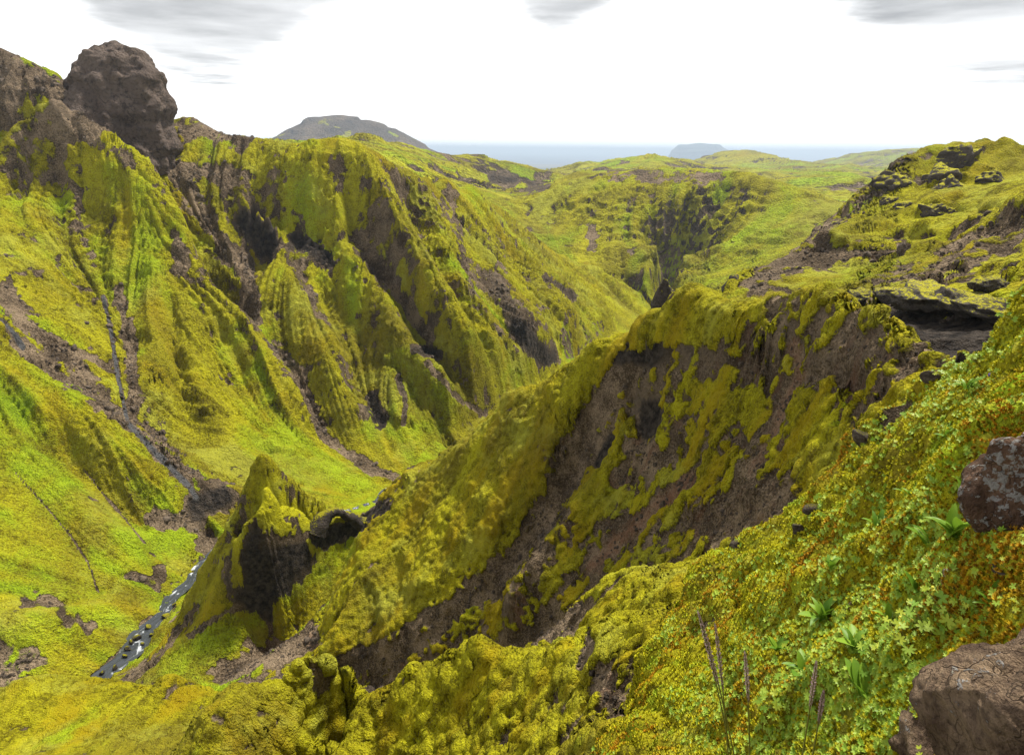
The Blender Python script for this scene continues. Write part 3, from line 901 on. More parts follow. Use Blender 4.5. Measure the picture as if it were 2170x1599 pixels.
ids = np.arange(NC * NR).reshape(NC, NR)
FACES = np.stack([ids[:-1, :-1], ids[1:, :-1], ids[1:, 1:], ids[:-1, 1:]], -1).reshape(-1, 4)
FREG = reg[FACES[:, 0]]
TERR = {}
for i, (nm, lab, sc) in enumerate(REGS):
    fm = FREG == i
    if fm.any():
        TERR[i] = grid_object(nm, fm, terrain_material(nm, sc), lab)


# ------------------------------------------------------------------ helpers for objects
def new_mesh(name, verts, faces, material, parent=None, smooth=True):
    me = bpy.data.meshes.new(name)
    me.from_pydata([tuple(v) for v in verts], [], faces)
    me.update()
    if smooth:
        me.polygons.foreach_set('use_smooth', np.ones(len(me.polygons), dtype=bool))
    if material:
        me.materials.append(material)
    o = bpy.data.objects.new(name, me); COL.objects.link(o)
    if parent:
        o.parent = parent
    return o


def tag(o, label=None, cat=None, group=None, kind=None):
    if label: o['label'] = label
    if cat: o['category'] = cat
    if group: o['group'] = group
    if kind: o['kind'] = kind
    return o


def empty(name, loc):
    o = bpy.data.objects.new(name, None); COL.objects.link(o)
    o.location = loc
    return o


def ground(px, py, r0=0, r1=1e9):
    """the surveyed ground point on a sight line"""
    m = np.nonzero((rr > r0) & (rr < r1) & (np.abs(PX - px) < 60) & (np.abs(PY - py) < 60))[0]
    if not len(m):
        return None, None
    d = np.hypot(PX[m] - px, PY[m] - py)
    if d.min() > 7:
        return None, None
    c = m[d < d.min() + 4]
    j = c[rr[c].argmin()]
    return POS[j].copy(), N[j].copy()


# ------------------------------------------------------------------ water
m_water, nt, b = mat('stream_water'); q = NB(nt)
uv = q.node('ShaderNodeAttribute', attribute_name='flow').outputs['Vector']
ws = q.noise(uv, 1.0, 5, .62, .6)
foam = q.math('MULTIPLY', q.ramp(ws, .54, .66), q.ramp(q.noise(uv, .35, 3, .6), .42, .60))
q.set(b.inputs['Base Color'], q.mix(foam, (.035, .040, .046), (.55, .58, .60)))
q.set(b.inputs['Roughness'], q.math('ADD', q.math('MULTIPLY', foam, .5), .12))
b.inputs['Specular IOR Level'].default_value = .5
q.set(b.inputs['Normal'], q.bump(ws, .7, .25))
vs_, fs_, fl_ = [], [], []
for i in range(len(sx)):
    t = sx[min(i + 1, len(sx) - 1)] - sx[max(i - 1, 0)]; t[2] = 0; t /= np.linalg.norm(t) + 1e-9
    nrm = np.array([t[1], -t[0], 0])
    for k in range(9):
        f = (k - 4) / 4
        p = sx[i] + nrm * f * (SWID[i] + .3)
        p[2] = sx[i, 2] + .06 * math.sin(i * 1.7 + k) + .05 * math.sin(i * .6 - k * 2.1)
        vs_.append(p); fl_.append((i * .55, f * 1.3 + 5, 0))
    if i:
        a = (i - 1) * 9; c = i * 9
        for k in range(8):
            fs_.append((a + k, a + k + 1, c + k + 1, c + k))
o = new_mesh('stream', vs_, fs_, m_water)
o.data.attributes.new('flow', 'FLOAT_VECTOR', 'POINT').data.foreach_set('vector', np.array(fl_, np.float32).ravel())
tag(o, 'narrow grey mountain stream with white water on the canyon floor', kind='structure')

# ------------------------------------------------------------------ coastal plain, sea and island
ZP = -236.0
m_plain, nt, b = mat('plain'); q = NB(nt)
P = q.node('ShaderNodeTexCoord').outputs['Object']
mp = q.node('ShaderNodeMapping'); q.set(mp.inputs['Vector'], P); mp.inputs['Scale'].default_value = (.25, 1, 1)
pz = q.noise(mp.outputs[0], .0011, 5, .6)
pc = q.mix(q.ramp(pz, .42, .55), (.17, .15, .12), (.060, .075, .050))
q.set(b.inputs['Base Color'], q.mix(q.ramp(pz, .56, .68), pc, (.04, .045, .05)))
b.inputs['Roughness'].default_value = .95
m_sea, nt, b = mat('sea'); q = NB(nt)
P = q.node('ShaderNodeTexCoord').outputs['Object']
mp = q.node('ShaderNodeMapping'); q.set(mp.inputs['Vector'], P); mp.inputs['Scale'].default_value = (.12, 1, 1)
sz = q.noise(mp.outputs[0], .0006, 4, .6)
q.set(b.inputs['Base Color'], q.mix(q.ramp(sz, .35, .65), (.012, .028, .048), (.04, .058, .075)))
b.inputs['Roughness'].default_value = .45
b.inputs['Specular IOR Level'].default_value = .3


def fan(name, r_in, r_out, z, m, label, coast=0.0):
    vs_, fs_ = [], []
    K = 160
    for i in range(K + 1):
        t = math.radians(-70 + 140 * i / K)
        ro = r_out * (1 + coast * (pn2(np.array([i * .11]), np.array([2.7]))[0] + .4 * pn2(np.array([i * .37]), np.array([8.1]))[0]))
        for j in range(9):
            r = r_in * (ro / r_in) ** (j / 8)
            vs_.append((math.sin(t) * r, math.cos(t) * r, z))
    for i in range(K):
        for j in range(8):
            a = i * 9 + j
            fs_.append((a, a + 9, a + 10, a + 1))
    o = new_mesh(name, vs_, fs_, m, smooth=False)
    return tag(o, label, kind='structure')


fan('plain', 2500, 11500, ZP, m_plain, 'pale sand and grass plain beyond the hills', .05)
fan('sea', 6000, 60000, ZP - 1.0, m_sea, 'flat blue grey sea at the horizon')


def rock_material(name, c0, c1, c2, scale, moss=0.0, lichen=0.0):
    m, nt, b = mat(name); q = NB(nt)
    P = q.node('ShaderNodeTexCoord').outputs['Object']
    f1 = q.noise(P, 1 / scale, 6, .6); f2 = q.noise(P, 6 / scale, 6, .65); f3 = q.noise(P, 30 / scale, 3, .6)
    col = q.mix(q.ramp(f1, .3, .7), c0, c1)
    col = q.mix(q.math('MULTIPLY', q.ramp(f2, .45, .7), .8), col, c2)
    if lichen:
        col = q.mix(q.math('MULTIPLY', q.ramp(q.math('ADD', f1, q.math('MULTIPLY', q.math('SUBTRACT', f2, .5), 1.1)), 1.0 - lichen * .5, 1.06 - lichen * .5), .9), col, (.50, .48, .45))
    if moss:
        nz = q.node('ShaderNodeSeparateXYZ'); q.set(nz.inputs[0], q.node('ShaderNodeNewGeometry').outputs['Normal'])
        up = q.math('ADD', q.math('MULTIPLY', nz.outputs[2], .5), q.math('MULTIPLY', q.math('SUBTRACT', f2, .5), 1.0))
        fm = q.ramp(q.math('ADD', up, moss), .45, .62)
        mo = q.mix(q.ramp(f3, .3, .7), MOSS_DK, MOSS_LT)
        col = q.mix(fm, col, mo)
    q.set(b.inputs['Base Color'], col)
    b.inputs['Roughness'].default_value = .9
    col = q.mix(q.math('MULTIPLY', q.ramp(f3, .58, .75), .5), col, c2)
    wv = q.node('ShaderNodeVectorMath', operation='SCALE'); q.set(wv.inputs[0], q.node('ShaderNodeTexNoise').outputs['Color']); wv.inputs['Scale'].default_value = scale * 1.1
    nt.links.new(P, wv.inputs[0].links[0].from_node.inputs['Vector']); wv.inputs[0].links[0].from_node.inputs['Scale'].default_value = 2.5 / scale
    wa = q.node('ShaderNodeVectorMath', operation='ADD'); q.set(wa.inputs[0], P); q.set(wa.inputs[1], wv.outputs[0])
    crk = q.ramp(q.vor(wa.outputs[0], 1.0 / scale, 'DISTANCE_TO_EDGE'), .0, .022)
    if not moss or moss < 0:
        col = q.mix(q.math('ADD', q.math('MULTIPLY', crk, .6), .4), tuple(x * .6 for x in c2), col)
    q.set(b.inputs['Base Color'], col)
    h = q.math('ADD', f2, q.math('ADD', q.math('MULTIPLY', f3, .4), q.math('ADD', q.math('MULTIPLY', q.vor(P, 9 / scale), .35), q.math('MULTIPLY', crk, .3))))
    q.set(b.inputs['Normal'], q.bump(h, 1.0, scale * .22))
    return m


def noisy(verts, normals_, lams, seed, rough=.12):
    v = np.array(verts, float); nn = np.array(normals_, float)
    for i, lam in enumerate(lams):
        nz = pn3(v / lam + seed + 3.7 * i)
        nz = np.where(i % 2 == 0, nz, np.abs(nz) * 1.6 - .4)
        v = v + nn * (nz * lam * rough)[:, None]
    return v


def column_rock(name, rows, depth, material, seed, lams, squash=.8, seg=48, vsub=10, rough=.2, joints=0):
    """a standing rock: rows of (left px, right px, py, distance) from base to top, rounded in plan"""
    rings = []
    pts = []
    for (x0, x1, y, r) in rows:
        a = at(x0, y, r); c = at(x1, y, r)
        pts.append((np.array([(a[0] + c[0]) / 2, (a[1] + c[1]) / 2, (a[2] + c[2]) / 2]), np.linalg.norm(c - a) / 2))
    vs_, fs_ = [], []
    K = (len(pts) - 1) * vsub
    side = at(rows[0][1], rows[0][2], rows[0][3]) - at(rows[0][0], rows[0][2], rows[0][3]); side[2] = 0; side /= np.linalg.norm(side)
    fwd = np.array([-side[1], side[0], 0])
    for j in range(K + 1):
        f = j / vsub; i = min(int(f), len(pts) - 2); t = f - i
        c = pts[i][0] * (1 - t) + pts[i + 1][0] * t; w = pts[i][1] * (1 - t) + pts[i + 1][1] * t
        for s_ in range(seg):
            a = 2 * math.pi * s_ / seg
            ca, sa = math.cos(a), math.sin(a)
            k = (abs(ca) ** 3.6 + abs(sa) ** 3.6) ** (-1 / 3.6)
            vs_.append(c + side * (w * ca * k) + fwd * (depth * (w / pts[0][1]) ** squash * sa * k))
    for j in range(K):
        for s_ in range(seg):
            fs_.append((j * seg + s_, j * seg + (s_ + 1) % seg, (j + 1) * seg + (s_ + 1) % seg, (j + 1) * seg + s_))
    vs_.append(np.mean(vs_[-seg:], axis=0) + np.array([0, 0, pts[-1][1] * .15])); top = len(vs_) - 1
    for s_ in range(seg):
        fs_.append((K * seg + s_, K * seg + (s_ + 1) % seg, top))
    o = new_mesh(name, vs_, fs_, material)
    nn = np.array([v.normal for v in o.data.vertices])
    v = np.array(vs_)
    if joints:                                   # upright joints and flat-lying beds
        v = v + nn * ((np.abs(pn3(v / np.array([joints, joints, joints * 4.5]) + seed)) - .3) * joints * .55 + pn3(v / np.array([joints * 6, joints * 6, joints * .8]) + 9) * joints * .3)[:, None]
    v = noisy(v, nn, lams, seed, rough)
    o.data.vertices.foreach_set('co', v.astype(np.float32).ravel()); o.data.update()
    return o


m_tower = rock_material('tower_rock', (.12, .088, .070), (.20, .15, .118), (.065, .049, .042), 7.0, moss=-.10)
m_lava = rock_material('lava_rock', (.05, .041, .036), (.10, .082, .068), (.022, .019, .018), 1.0, moss=.16)
m_isle = rock_material('island_rock', (.045, .05, .045), (.07, .075, .05), (.03, .032, .03), 300, moss=-.3)

# island on the plain, far out
rows = ((1358, 1500, 408, 15000), (1366, 1490, 388.5, 15000), (1372, 1462, 384, 15000), (1376, 1452, 379, 15000), (1395, 1440, 377, 15000))
tag(column_rock('island', rows, 500, m_isle, 3.3, (500, 220, 90), seg=64, rough=.12), 'low flat topped rocky island on the horizon in the haze', 'island')

# the great rock tower above the canyon wall
rows = ((262, 478, 425, 226), (272, 472, 390, 227), (276, 466, 350, 228), (278, 461, 310, 228.5), (282, 449, 280, 229), (280, 436, 255, 229.5), (290, 430, 232, 230),
        (298, 414, 216, 230), (312, 375, 204, 230), (330, 350, 201, 230))
tag(column_rock('rock_tower', rows, 19, m_tower, 1.9, (22, 9, 5, 2.4, 1.2), seg=150, vsub=16, rough=.17, joints=4.5), 'massive brown rock tower standing on the canyon rim at upper left', 'rock tower')
# small pinnacle peering over the middle hill
rows = ((1318, 1394, 720, 46), (1326, 1390, 690, 46), (1333, 1380, 664, 46), (1340, 1372, 640, 46), (1346, 1364, 624, 46), (1350, 1358, 616, 46))
tag(column_rock('rock_pinnacle', rows, .9, m_lava, 5.1, (1.2, .5, .22), seg=40, vsub=8, rough=.22), 'small pointed rock pinnacle poking above the crest of the middle hill', 'pinnacle')

# ------------------------------------------------------------------ rocks
m_fin = rock_material('fin_rock', (.050, .040, .035), (.105, .084, .068), (.020, .017, .016), 1.8, moss=.12)


def tube(path, radii, seg=10):
    vs_, fs_ = [], []
    path = np.array(path, float)
    for i, p in enumerate(path):
        t = path[min(i + 1, len(path) - 1)] - path[max(i - 1, 0)]; t /= np.linalg.norm(t) + 1e-9
        up = np.array([0, 0, 1.0]) if abs(t[2]) < .9 else np.array([1.0, 0, 0])
        a = np.cross(t, up); a /= np.linalg.norm(a); b_ = np.cross(t, a)
        for s_ in range(seg):
            w = 2 * math.pi * s_ / seg
            vs_.append(p + radii[i] * (math.cos(w) * a + math.sin(w) * b_))
    for i in range(len(path) - 1):
        for s_ in range(seg):
            fs_.append((i * seg + s_, i * seg + (s_ + 1) % seg, (i + 1) * seg + (s_ + 1) % seg, (i + 1) * seg + s_))
    return vs_, fs_


pa = [at(*p) for p in ((726, 1074, 67.4), (737, 1052, 67.8), (748, 1039, 68.1), (761, 1035, 68.5), (775, 1039, 69), (788, 1048, 69.4), (804, 1056, 70), (818, 1066, 70.6))]
pth = np.concatenate([np.linspace(pa[i], pa[i + 1], 5, endpoint=False) for i in range(len(pa) - 1)] + [pa[-1:]])
vs_, fs_ = tube(pth, np.interp(np.linspace(0, 1, len(pth)), [0, .3, .5, .8, 1], [1.3, .7, .42, .75, 1.4]), 14)
arch = tag(new_mesh('rock_arch', vs_, fs_, m_fin), 'small natural rock arch at the right end of the rock fin', 'rock arch')
nn = np.array([v.normal for v in arch.data.vertices]); v = noisy(vs_, nn, (1.4, .6, .3), 2.2, .22)
arch.data.vertices.foreach_set('co', v.astype(np.float32).ravel()); arch.data.update()


def boulder_mesh(name, seed, sub=4, cuts=9, lams=(1.2, .5, .22, .1), rough=.12):
    """a unit boulder: rounded block with planes broken off"""
    bm = bmesh.new(); bmesh.ops.create_icosphere(bm, subdivisions=sub, radius=1.0)
    v = np.array([x.co for x in bm.verts])
    g = np.random.default_rng(seed)
    for _ in range(cuts):
        d = g.normal(size=3); d /= np.linalg.norm(d); h = g.uniform(.55, .85)
        k = v @ d - h
        v = v - np.outer(np.maximum(k, 0) * .92, d)
    nn = v / np.linalg.norm(v, axis=1)[:, None]
    v = noisy(v, nn, lams, seed * 3.1, rough)
    for x, c in zip(bm.verts, v):
        x.co = c
    me = bpy.data.meshes.new(name); bm.to_mesh(me); bm.free()
    me.polygons.foreach_set('use_smooth', np.ones(len(me.polygons), dtype=bool))
    return me


def boulder(name, me, material, loc, size, rot, label, cat='boulder', group=None):
    me2 = me
    if not me2.materials:
        me2.materials.append(material)
    o = bpy.data.objects.new(name, me2); COL.objects.link(o)
    o.location = tuple(loc); o.scale = tuple(size); o.rotation_euler = rot
    return tag(o, label, cat, group)


# lichen boulders of the foreground
m_b1 = rock_material('lichen_boulder', (.10, .055, .034), (.31, .185, .115), (.05, .03, .02), .5, moss=-.06, lichen=.95)
m_b2 = rock_material('brown_boulder', (.14, .086, .056), (.43, .30, .185), (.075, .045, .032), .55, moss=-.16, lichen=.6)
m_b3 = rock_material('dark_stone', (.10, .078, .062), (.28, .22, .175), (.05, .04, .035), .5, moss=.05, lichen=.6)
# (label, px, py, r, size, rotation, seed, material)
for lab, px, py, r, size, rot, sd, mm in (
        ('dark brown boulder with white lichen on top at the right edge', 2060, 1010, 2.15, (.235, .23, .25), (.3, .2, .5), 3, m_b1),
        ('big brown weathered boulder in the bottom right corner', 2070, 1470, 1.33, (.26, .25, .19), (.25, -.25, .9), 5, m_b2),
        ('lower brown stone jutting out left of the corner boulder', 1840, 1475, 1.54, (.14, .12, .11), (.1, .3, 1.2), 6, m_b2),
        ('reddish stone half sunk in orange moss above the corner boulder', 1895, 1180, 2.12, (.11, .09, .07), (.4, .1, .2), 8, m_b1),
        ('small pale stone at the right edge above the orange moss', 2010, 1150, 1.97, (.12, .1, .06), (0, .3, .9), 9, m_b3)):
    boulder('boulder', boulder_mesh('boulder', sd, 6 if sd < 6 else 5, 22, (1.3, .6, .3, .15, .07, .035), .25), mm, at(px, py, r), size, rot, lab)
# stones showing along the crest of the foreground slope
for i, (px, py, sz) in enumerate(((1628, 1030, .07), (1720, 905, .09), (1488, 1098, .08), (1600, 1070, .06), (1838, 800, .06))):
    p, nn_ = ground(px, py, 2, 6)
    lab = ('grey stone on the moss crest just left of the slope shoulder', 'pale stone in the moss near the upper crest', 'stone at the lower left end of the moss crest',
           'flat stone set in the mossy crest shoulder', 'small stone under the herbs at the top of the crest')[i]
    if p is None:
        continue
    boulder('stone', boulder_mesh('stone', 20 + i, 3), m_b3, p + nn_ * sz * .2, (sz, sz * .8, sz * .6), (i, i * .7, i * 1.3), lab, 'stone')

# stones in the stream
sm = [boulder_mesh('stream_stone', 40 + i, 3) for i in range(3)]
for mme in sm:
    mme.materials.append(m_lava)
for i, (px, py, s) in enumerate(((457, 1220, 1.0), (425, 1240, .7), (405, 1262, .9), (395, 1272, .6), (432, 1258, .55), (368, 1325, .6), (390, 1285, .7), (345, 1335, .5), (470, 1195, .5), (415, 1275, .45), (448, 1243, .4), (385, 1300, .5))):
    d = ray(px, py); p = d * (-58.9 / d[2])
    j = ((sx[:, 0] - p[0]) ** 2 + (sx[:, 1] - p[1]) ** 2).argmin(); p[2] = sx[j, 2] + .1
    o = bpy.data.objects.new('stream_stone', sm[i % 3]); COL.objects.link(o)
    s *= .75; o.location = tuple(p); o.scale = (s, s * .85, s * .6); o.rotation_euler = (i * .4, i * .3, i * 1.7)
    tag(o, 'large mossy stone parting the white water' if i == 0 else 'dark stone in the rushing stream', 'stone', 'stones in the stream')

# crags on the right hand hill
cm = [boulder_mesh('crag', 60 + i, 5, 26, (1.3, .6, .3, .14, .07), .26) for i in range(4)]
for mme in cm:
    mme.materials.append(m_lava)
CR_ = [(1795, 405, 141, 3.4, 'dark crag standing at the left end of the hilltop on the right'), (1772, 428, 136, 3.0, 'lowest dark crag below the hilltop corner'),
       (1875, 388, 142, 3.6, 'broad crag near the middle of the right skyline'),
       (1850, 416, 137, 3.2, 'dark crag under the skyline of the right hill'), (1868, 437, 131, 2.4, 'solitary rock on the green slope of the right hill'),
       (1790, 478, 124, 2.0, 'rock half way down the right slope'), (1835, 480, 122, 2.4, 'larger rock on the mid slope of the right hill'),
       (1862, 490, 120, 1.6, 'small rock low on the green right slope'), (1945, 425, 134, 2.0, 'rock on the far right part of the green slope'),
       (1760, 470, 128, 1.5, 'rock by the brown scree edge of the right slope'), (1700, 395, 0, 0, '')]
for i, (px, py, r, s, lab) in enumerate(CR_):
    if not s:
        continue
    o = bpy.data.objects.new('rock_outcrop', cm[i % 4]); COL.objects.link(o)
    p = at(px, py, r); p[2] -= s * .7
    o.location = tuple(p); o.scale = (s * 1.35, s * 1.3, s * 1.1); o.rotation_euler = (.2 * math.sin(i), .2 * math.cos(i * 2), i * 1.9)
    tag(o, lab, 'rock')
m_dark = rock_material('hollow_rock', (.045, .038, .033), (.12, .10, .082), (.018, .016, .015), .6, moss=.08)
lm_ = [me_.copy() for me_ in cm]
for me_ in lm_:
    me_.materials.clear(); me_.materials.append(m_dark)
# ledge blocks over the black hollow
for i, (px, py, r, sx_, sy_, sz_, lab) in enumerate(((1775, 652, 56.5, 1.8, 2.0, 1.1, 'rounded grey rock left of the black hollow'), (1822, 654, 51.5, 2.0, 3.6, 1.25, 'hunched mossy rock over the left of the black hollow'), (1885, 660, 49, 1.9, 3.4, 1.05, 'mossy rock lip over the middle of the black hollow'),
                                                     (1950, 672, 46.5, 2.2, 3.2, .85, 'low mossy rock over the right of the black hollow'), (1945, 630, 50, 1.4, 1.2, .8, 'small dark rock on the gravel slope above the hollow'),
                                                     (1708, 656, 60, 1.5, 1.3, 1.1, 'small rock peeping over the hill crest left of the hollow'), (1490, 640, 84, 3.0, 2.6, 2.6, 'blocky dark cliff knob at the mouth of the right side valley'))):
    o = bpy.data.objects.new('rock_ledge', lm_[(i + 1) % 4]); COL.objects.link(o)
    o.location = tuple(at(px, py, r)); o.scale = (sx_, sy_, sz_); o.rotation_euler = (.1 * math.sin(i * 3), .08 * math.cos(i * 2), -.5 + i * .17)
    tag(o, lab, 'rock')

# ------------------------------------------------------------------ plants of the foreground
def leaf_material(name, c0, c1, trans=.25):
    m, nt, b = mat(name); q = NB(nt)
    P = q.node('ShaderNodeTexCoord').outputs['Object']
    rnd = q.node('ShaderNodeObjectInfo').outputs['Random']
    f = q.noise(P, 45, 3, .6)
    v = q.math('ADD', q.math('MULTIPLY', rnd, .7), q.math('MULTIPLY', q.math('SUBTRACT', f, .35), .8), True)
    q.set(b.inputs['Base Color'], q.mix(v, c0, c1))
    b.inputs['Roughness'].default_value = .5
    b.inputs['Specular IOR Level'].default_value = .25
    tr = q.node('ShaderNodeBsdfTranslucent'); q.set(tr.inputs['Color'], q.mix(v, c0, c1))
    mx = q.node('ShaderNodeMixShader'); mx.inputs[0].default_value = trans
    nt.links.new(b.outputs[0], mx.inputs[1]); nt.links.new(tr.outputs[0], mx.inputs[2])
    out = [n_ for n_ in nt.nodes if n_.type == 'OUTPUT_MATERIAL'][0]
    nt.links.new(mx.outputs[0], out.inputs[0])
    return m


m_herb = leaf_material('herb_leaf', (.13, .27, .020), (.42, .52, .060), .3)
m_herb2 = leaf_material('herb_leaf_yellow', (.28, .36, .020), (.50, .54, .05), .3)
m_broad = leaf_material('broad_leaf', (.07, .17, .010), (.26, .40, .030), .25)
m_stem = leaf_material('stem', (.16, .15, .030), (.22, .22, .05), .1)
m_seed = leaf_material('seed_head', (.26, .17, .17), (.44, .32, .30), .2)
m_flower = leaf_material('flower', (.55, .50, .03), (.68, .62, .06), .2)
m_viol = leaf_material('violet_flower', (.10, .07, .35), (.16, .10, .5), .2)


def star_leaf(lobes=7, seed=0):
    """a hand-shaped leaf: pointed lobes round a centre, a little cupped; unit radius"""
    g = np.random.default_rng(seed)
    vs_ = [(0, 0, 0)]
    span = math.radians(305)
    for k in range(lobes):
        a = -span / 2 + span * (k + .5) / lobes
        L_ = g.uniform(.82, 1.0); w = span / lobes
        for da, rr_, z in ((-.46, .42, .05), (-.28, .72, .10), (0, L_, .04), (.28, .72, .10), (.46, .42, .05)):
            t = a + da * w
            vs_.append((math.sin(t) * rr_, math.cos(t) * rr_, z + .12 * rr_ * rr_))
    fs_ = []
    for k in range(lobes):
        i = 1 + k * 5
        for j in range(4):
            fs_.append((0, i + j + 1, i + j))
        if k < lobes - 1:
            fs_.append((0, i + 5, i + 4))
    me = bpy.data.meshes.new('leaf'); me.from_pydata(vs_, [], fs_); me.update()
    me.polygons.foreach_set('use_smooth', np.ones(len(fs_), dtype=bool))
    return me


def lance_leaf(width=.16, curl=.35, seed=0):
    """a long leaf with a folded midrib, bending over; unit length along +Y"""
    n_ = 9
    vs_, fs_ = [], []
    for i in range(n_):
        t = i / (n_ - 1)
        w = width * (math.sin(math.pi * min(1, t * .93 + .06)) ** .75) * (1 if t < .98 else .05)
        y = t * (1 - .18 * curl * t); z = curl * (t * .75 - t * t * .9)
        vs_ += [(-w, y, z + w * .35), (0, y, z), (w, y, z + w * .35)]
    for i in range(n_ - 1):
        a = i * 3
        fs_ += [(a, a + 1, a + 4, a + 3), (a + 1, a + 2, a + 5, a + 4)]
    me = bpy.data.meshes.new('leaf'); me.from_pydata(vs_, [], fs_); me.update()
    me.polygons.foreach_set('use_smooth', np.ones(len(fs_), dtype=bool))
    return me


STAR = [star_leaf(k, s) for k, s in ((7, 1), (6, 2), (5, 3))]
LANCE = [lance_leaf(.13, .35), lance_leaf(.10, .6), lance_leaf(.17, .2)]
for i, me in enumerate(STAR):
    me.materials.append((m_herb, m_herb2, m_herb)[i])
for me in LANCE:
    me.materials.append(m_broad)
gp = np.random.default_rng(21)


def part(name, me, parent, loc, rot, s):
    o = bpy.data.objects.new(name, me); COL.objects.link(o); o.parent = parent
    o.location = tuple(loc); o.rotation_euler = rot; o.scale = (s, s, s) if isinstance(s, float) else s
    return o


stem_mesh = bpy.data.meshes.new('stalk')
vs_, fs_ = tube([(0, 0, 0), (.03, 0, .35), (.02, .02, .7), (0, 0, 1)], (.022, .02, .017, .014), 5)
stem_mesh.from_pydata([tuple(v) for v in vs_], [], fs_); stem_mesh.materials.append(m_stem)


def herb(px, py, size, nleaf, label, group=None, r1=6.5):
    p, nn_ = ground(px, py, .8, r1)
    if p is None:
        return
    nn_ = Vector(nn_).lerp(Vector((0, 0, 1)), .5).normalized()
    root = empty('herb', tuple(p))
    tag(root, label, 'herb', group)
    for k in range(nleaf):
        a = k * 2.4 + gp.uniform(-.5, .5); rad = size * (.25 + .75 * math.sqrt((k + .3) / nleaf)) * .95
        h = size * gp.uniform(.35, .8) * (1.25 - .5 * k / nleaf)
        loc = Vector((math.cos(a) * rad, math.sin(a) * rad, 0)) + nn_ * h
        up = (nn_ + Vector((math.cos(a), math.sin(a), 0)) * gp.uniform(.05, .45) + Vector((0, -.35, 0))).normalized()
        e_ = up.to_track_quat('Z', 'Y').to_euler(); e_.rotate_axis('Z', gp.uniform(0, 6.28))
        part('leaf', STAR[int(gp.integers(3))], root, loc, e_, float(size * gp.uniform(.18, .36)))
        d = loc
        q_ = d.to_track_quat('Z', 'Y').to_euler()
        part('stalk', stem_mesh, root, (0, 0, 0), q_, (float(size * .6), float(size * .6), d.length))
    return root


def broad(px, py, size, nleaf, label, group=None, lean=(0, 0)):
    p, nn_ = ground(px, py, .8, 6.5)
    if p is None:
        return
    root = empty('broad_leaf_plant', tuple(p + np.array([0, 0, .008])))
    tag(root, label, 'plant', group)
    for k in range(nleaf):
        a = k * 2.4 + gp.uniform(-.6, .6)
        tilt = gp.uniform(.15, 1.15)
        d = Vector((math.cos(a) * math.cos(tilt) + lean[0], math.sin(a) * math.cos(tilt) + lean[1], math.sin(tilt) + .15)).normalized()
        e_ = d.to_track_quat('Y', 'Z').to_euler()
        part('leaf', LANCE[int(gp.integers(3))], root, (gp.uniform(-.15, .15) * size, gp.uniform(-.15, .15) * size, 0), e_, float(size * gp.uniform(.65, 1.15)))
    return root


# broad leaved plants, each where it grows
for px, py, s, n_, lab in ((1645, 1235, .10, 11, 'tuft of long bright green leaves in the middle of the herb slope'), (1700, 1290, .085, 8, 'dark green leaf tuft below the long leaved tuft'),
                           (1610, 1330, .10, 7, 'big pale green leaves curling near the lower stalks'), (1715, 1375, .08, 9, 'narrow dark leaves beside the lower brown stone'),
                           (1880, 1095, .085, 9, 'leafy dark plant in the shaded nook under the lichen boulder'), (1835, 1100, .085, 9, 'bright leaf fan left of the shaded nook'),
                           (1900, 1000, .07, 7, 'dark upright leaves beside the lichen boulder'), (1800, 1010, .06, 6, 'small leaf tuft on the moss left of the lichen boulder'),
                           (1870, 905, .07, 2, 'single bright oval leaf beside the lichen boulder'), (1905, 820, .07, 5, 'green leaf rosette below the upper crest'),
                           (1955, 1215, .06, 3, 'upright pale leaf standing above the corner boulder'), (1660, 1140, .07, 6, 'slender green leaves near the slope shoulder'),
                           (1740, 1065, .06, 5, 'few narrow leaves on the golden moss'), (1560, 1290, .065, 5, 'small leaf tuft among the star herbs at left'),
                           (1760, 1240, .06, 6, 'small dark leaf tuft in the hollow right of the long leaved tuft'), (1820, 1185, .06, 5, 'dark leaf lying over the orange moss edge')):
    broad(px, py, s * 1.35, n_ + 2, lab)
# star leaved herbs
H_ = [(1600, 1360, .075, 12), (1560, 1390, .07, 10), (1640, 1390, .07, 9), (1690, 1350, .06, 8), (1750, 1310, .06, 7), (1835, 1255, .075, 12), (1790, 1275, .065, 10), (1900, 1225, .07, 8), (1865, 1215, .06, 7),
      (1760, 1195, .055, 7), (1720, 1170, .05, 6), (1680, 1190, .05, 6), (1830, 1020, .055, 9), (1850, 1050, .055, 8), (1790, 1060, .05, 6), (1880, 775, .055, 11), (1850, 795, .05, 9), (1915, 770, .05, 9),
      (1950, 725, .05, 9), (1985, 690, .05, 8), (1965, 760, .045, 6), (1470, 1230, .05, 7), (1440, 1260, .05, 6), (1500, 1270, .05, 6), (1520, 1330, .055, 7), (1470, 1350, .05, 6), (1560, 1220, .045, 6),
      (1700, 960, .05, 7), (1680, 1000, .05, 7), (1720, 1010, .045, 6), (1670, 900, .06, 7), (1630, 1140, .045, 5), (1540, 1170, .045, 5), (1800, 870, .045, 6), (1770, 920, .045, 5), (1840, 860, .045, 6),
      (1700, 1230, .05, 6), (1590, 1290, .05, 6), (1640, 1310, .05, 6), (1720, 1330, .05, 6), (1480, 1400, .06, 7), (1420, 1380, .05, 6), (1380, 1400, .05, 5), (1930, 850, .04, 5), (1750, 1110, .045, 6), (1580, 1100, .045, 5)]
for i, (px, py, s, n_) in enumerate(H_):
    z_ = ('on the crest at the upper right' if py < 830 else 'between the crest and the lichen boulder' if py < 1080 else 'at the left edge of the foreground slope' if px < 1545 else
          'round the long leaved tuft' if py < 1280 and px < 1770 else 'above the corner boulder' if px >= 1770 else 'beside the purple grass stalks')
    herb(px, py, s, n_, 'light green star leaved herb ' + z_, 'star leaved herbs ' + z_)
hx = 0
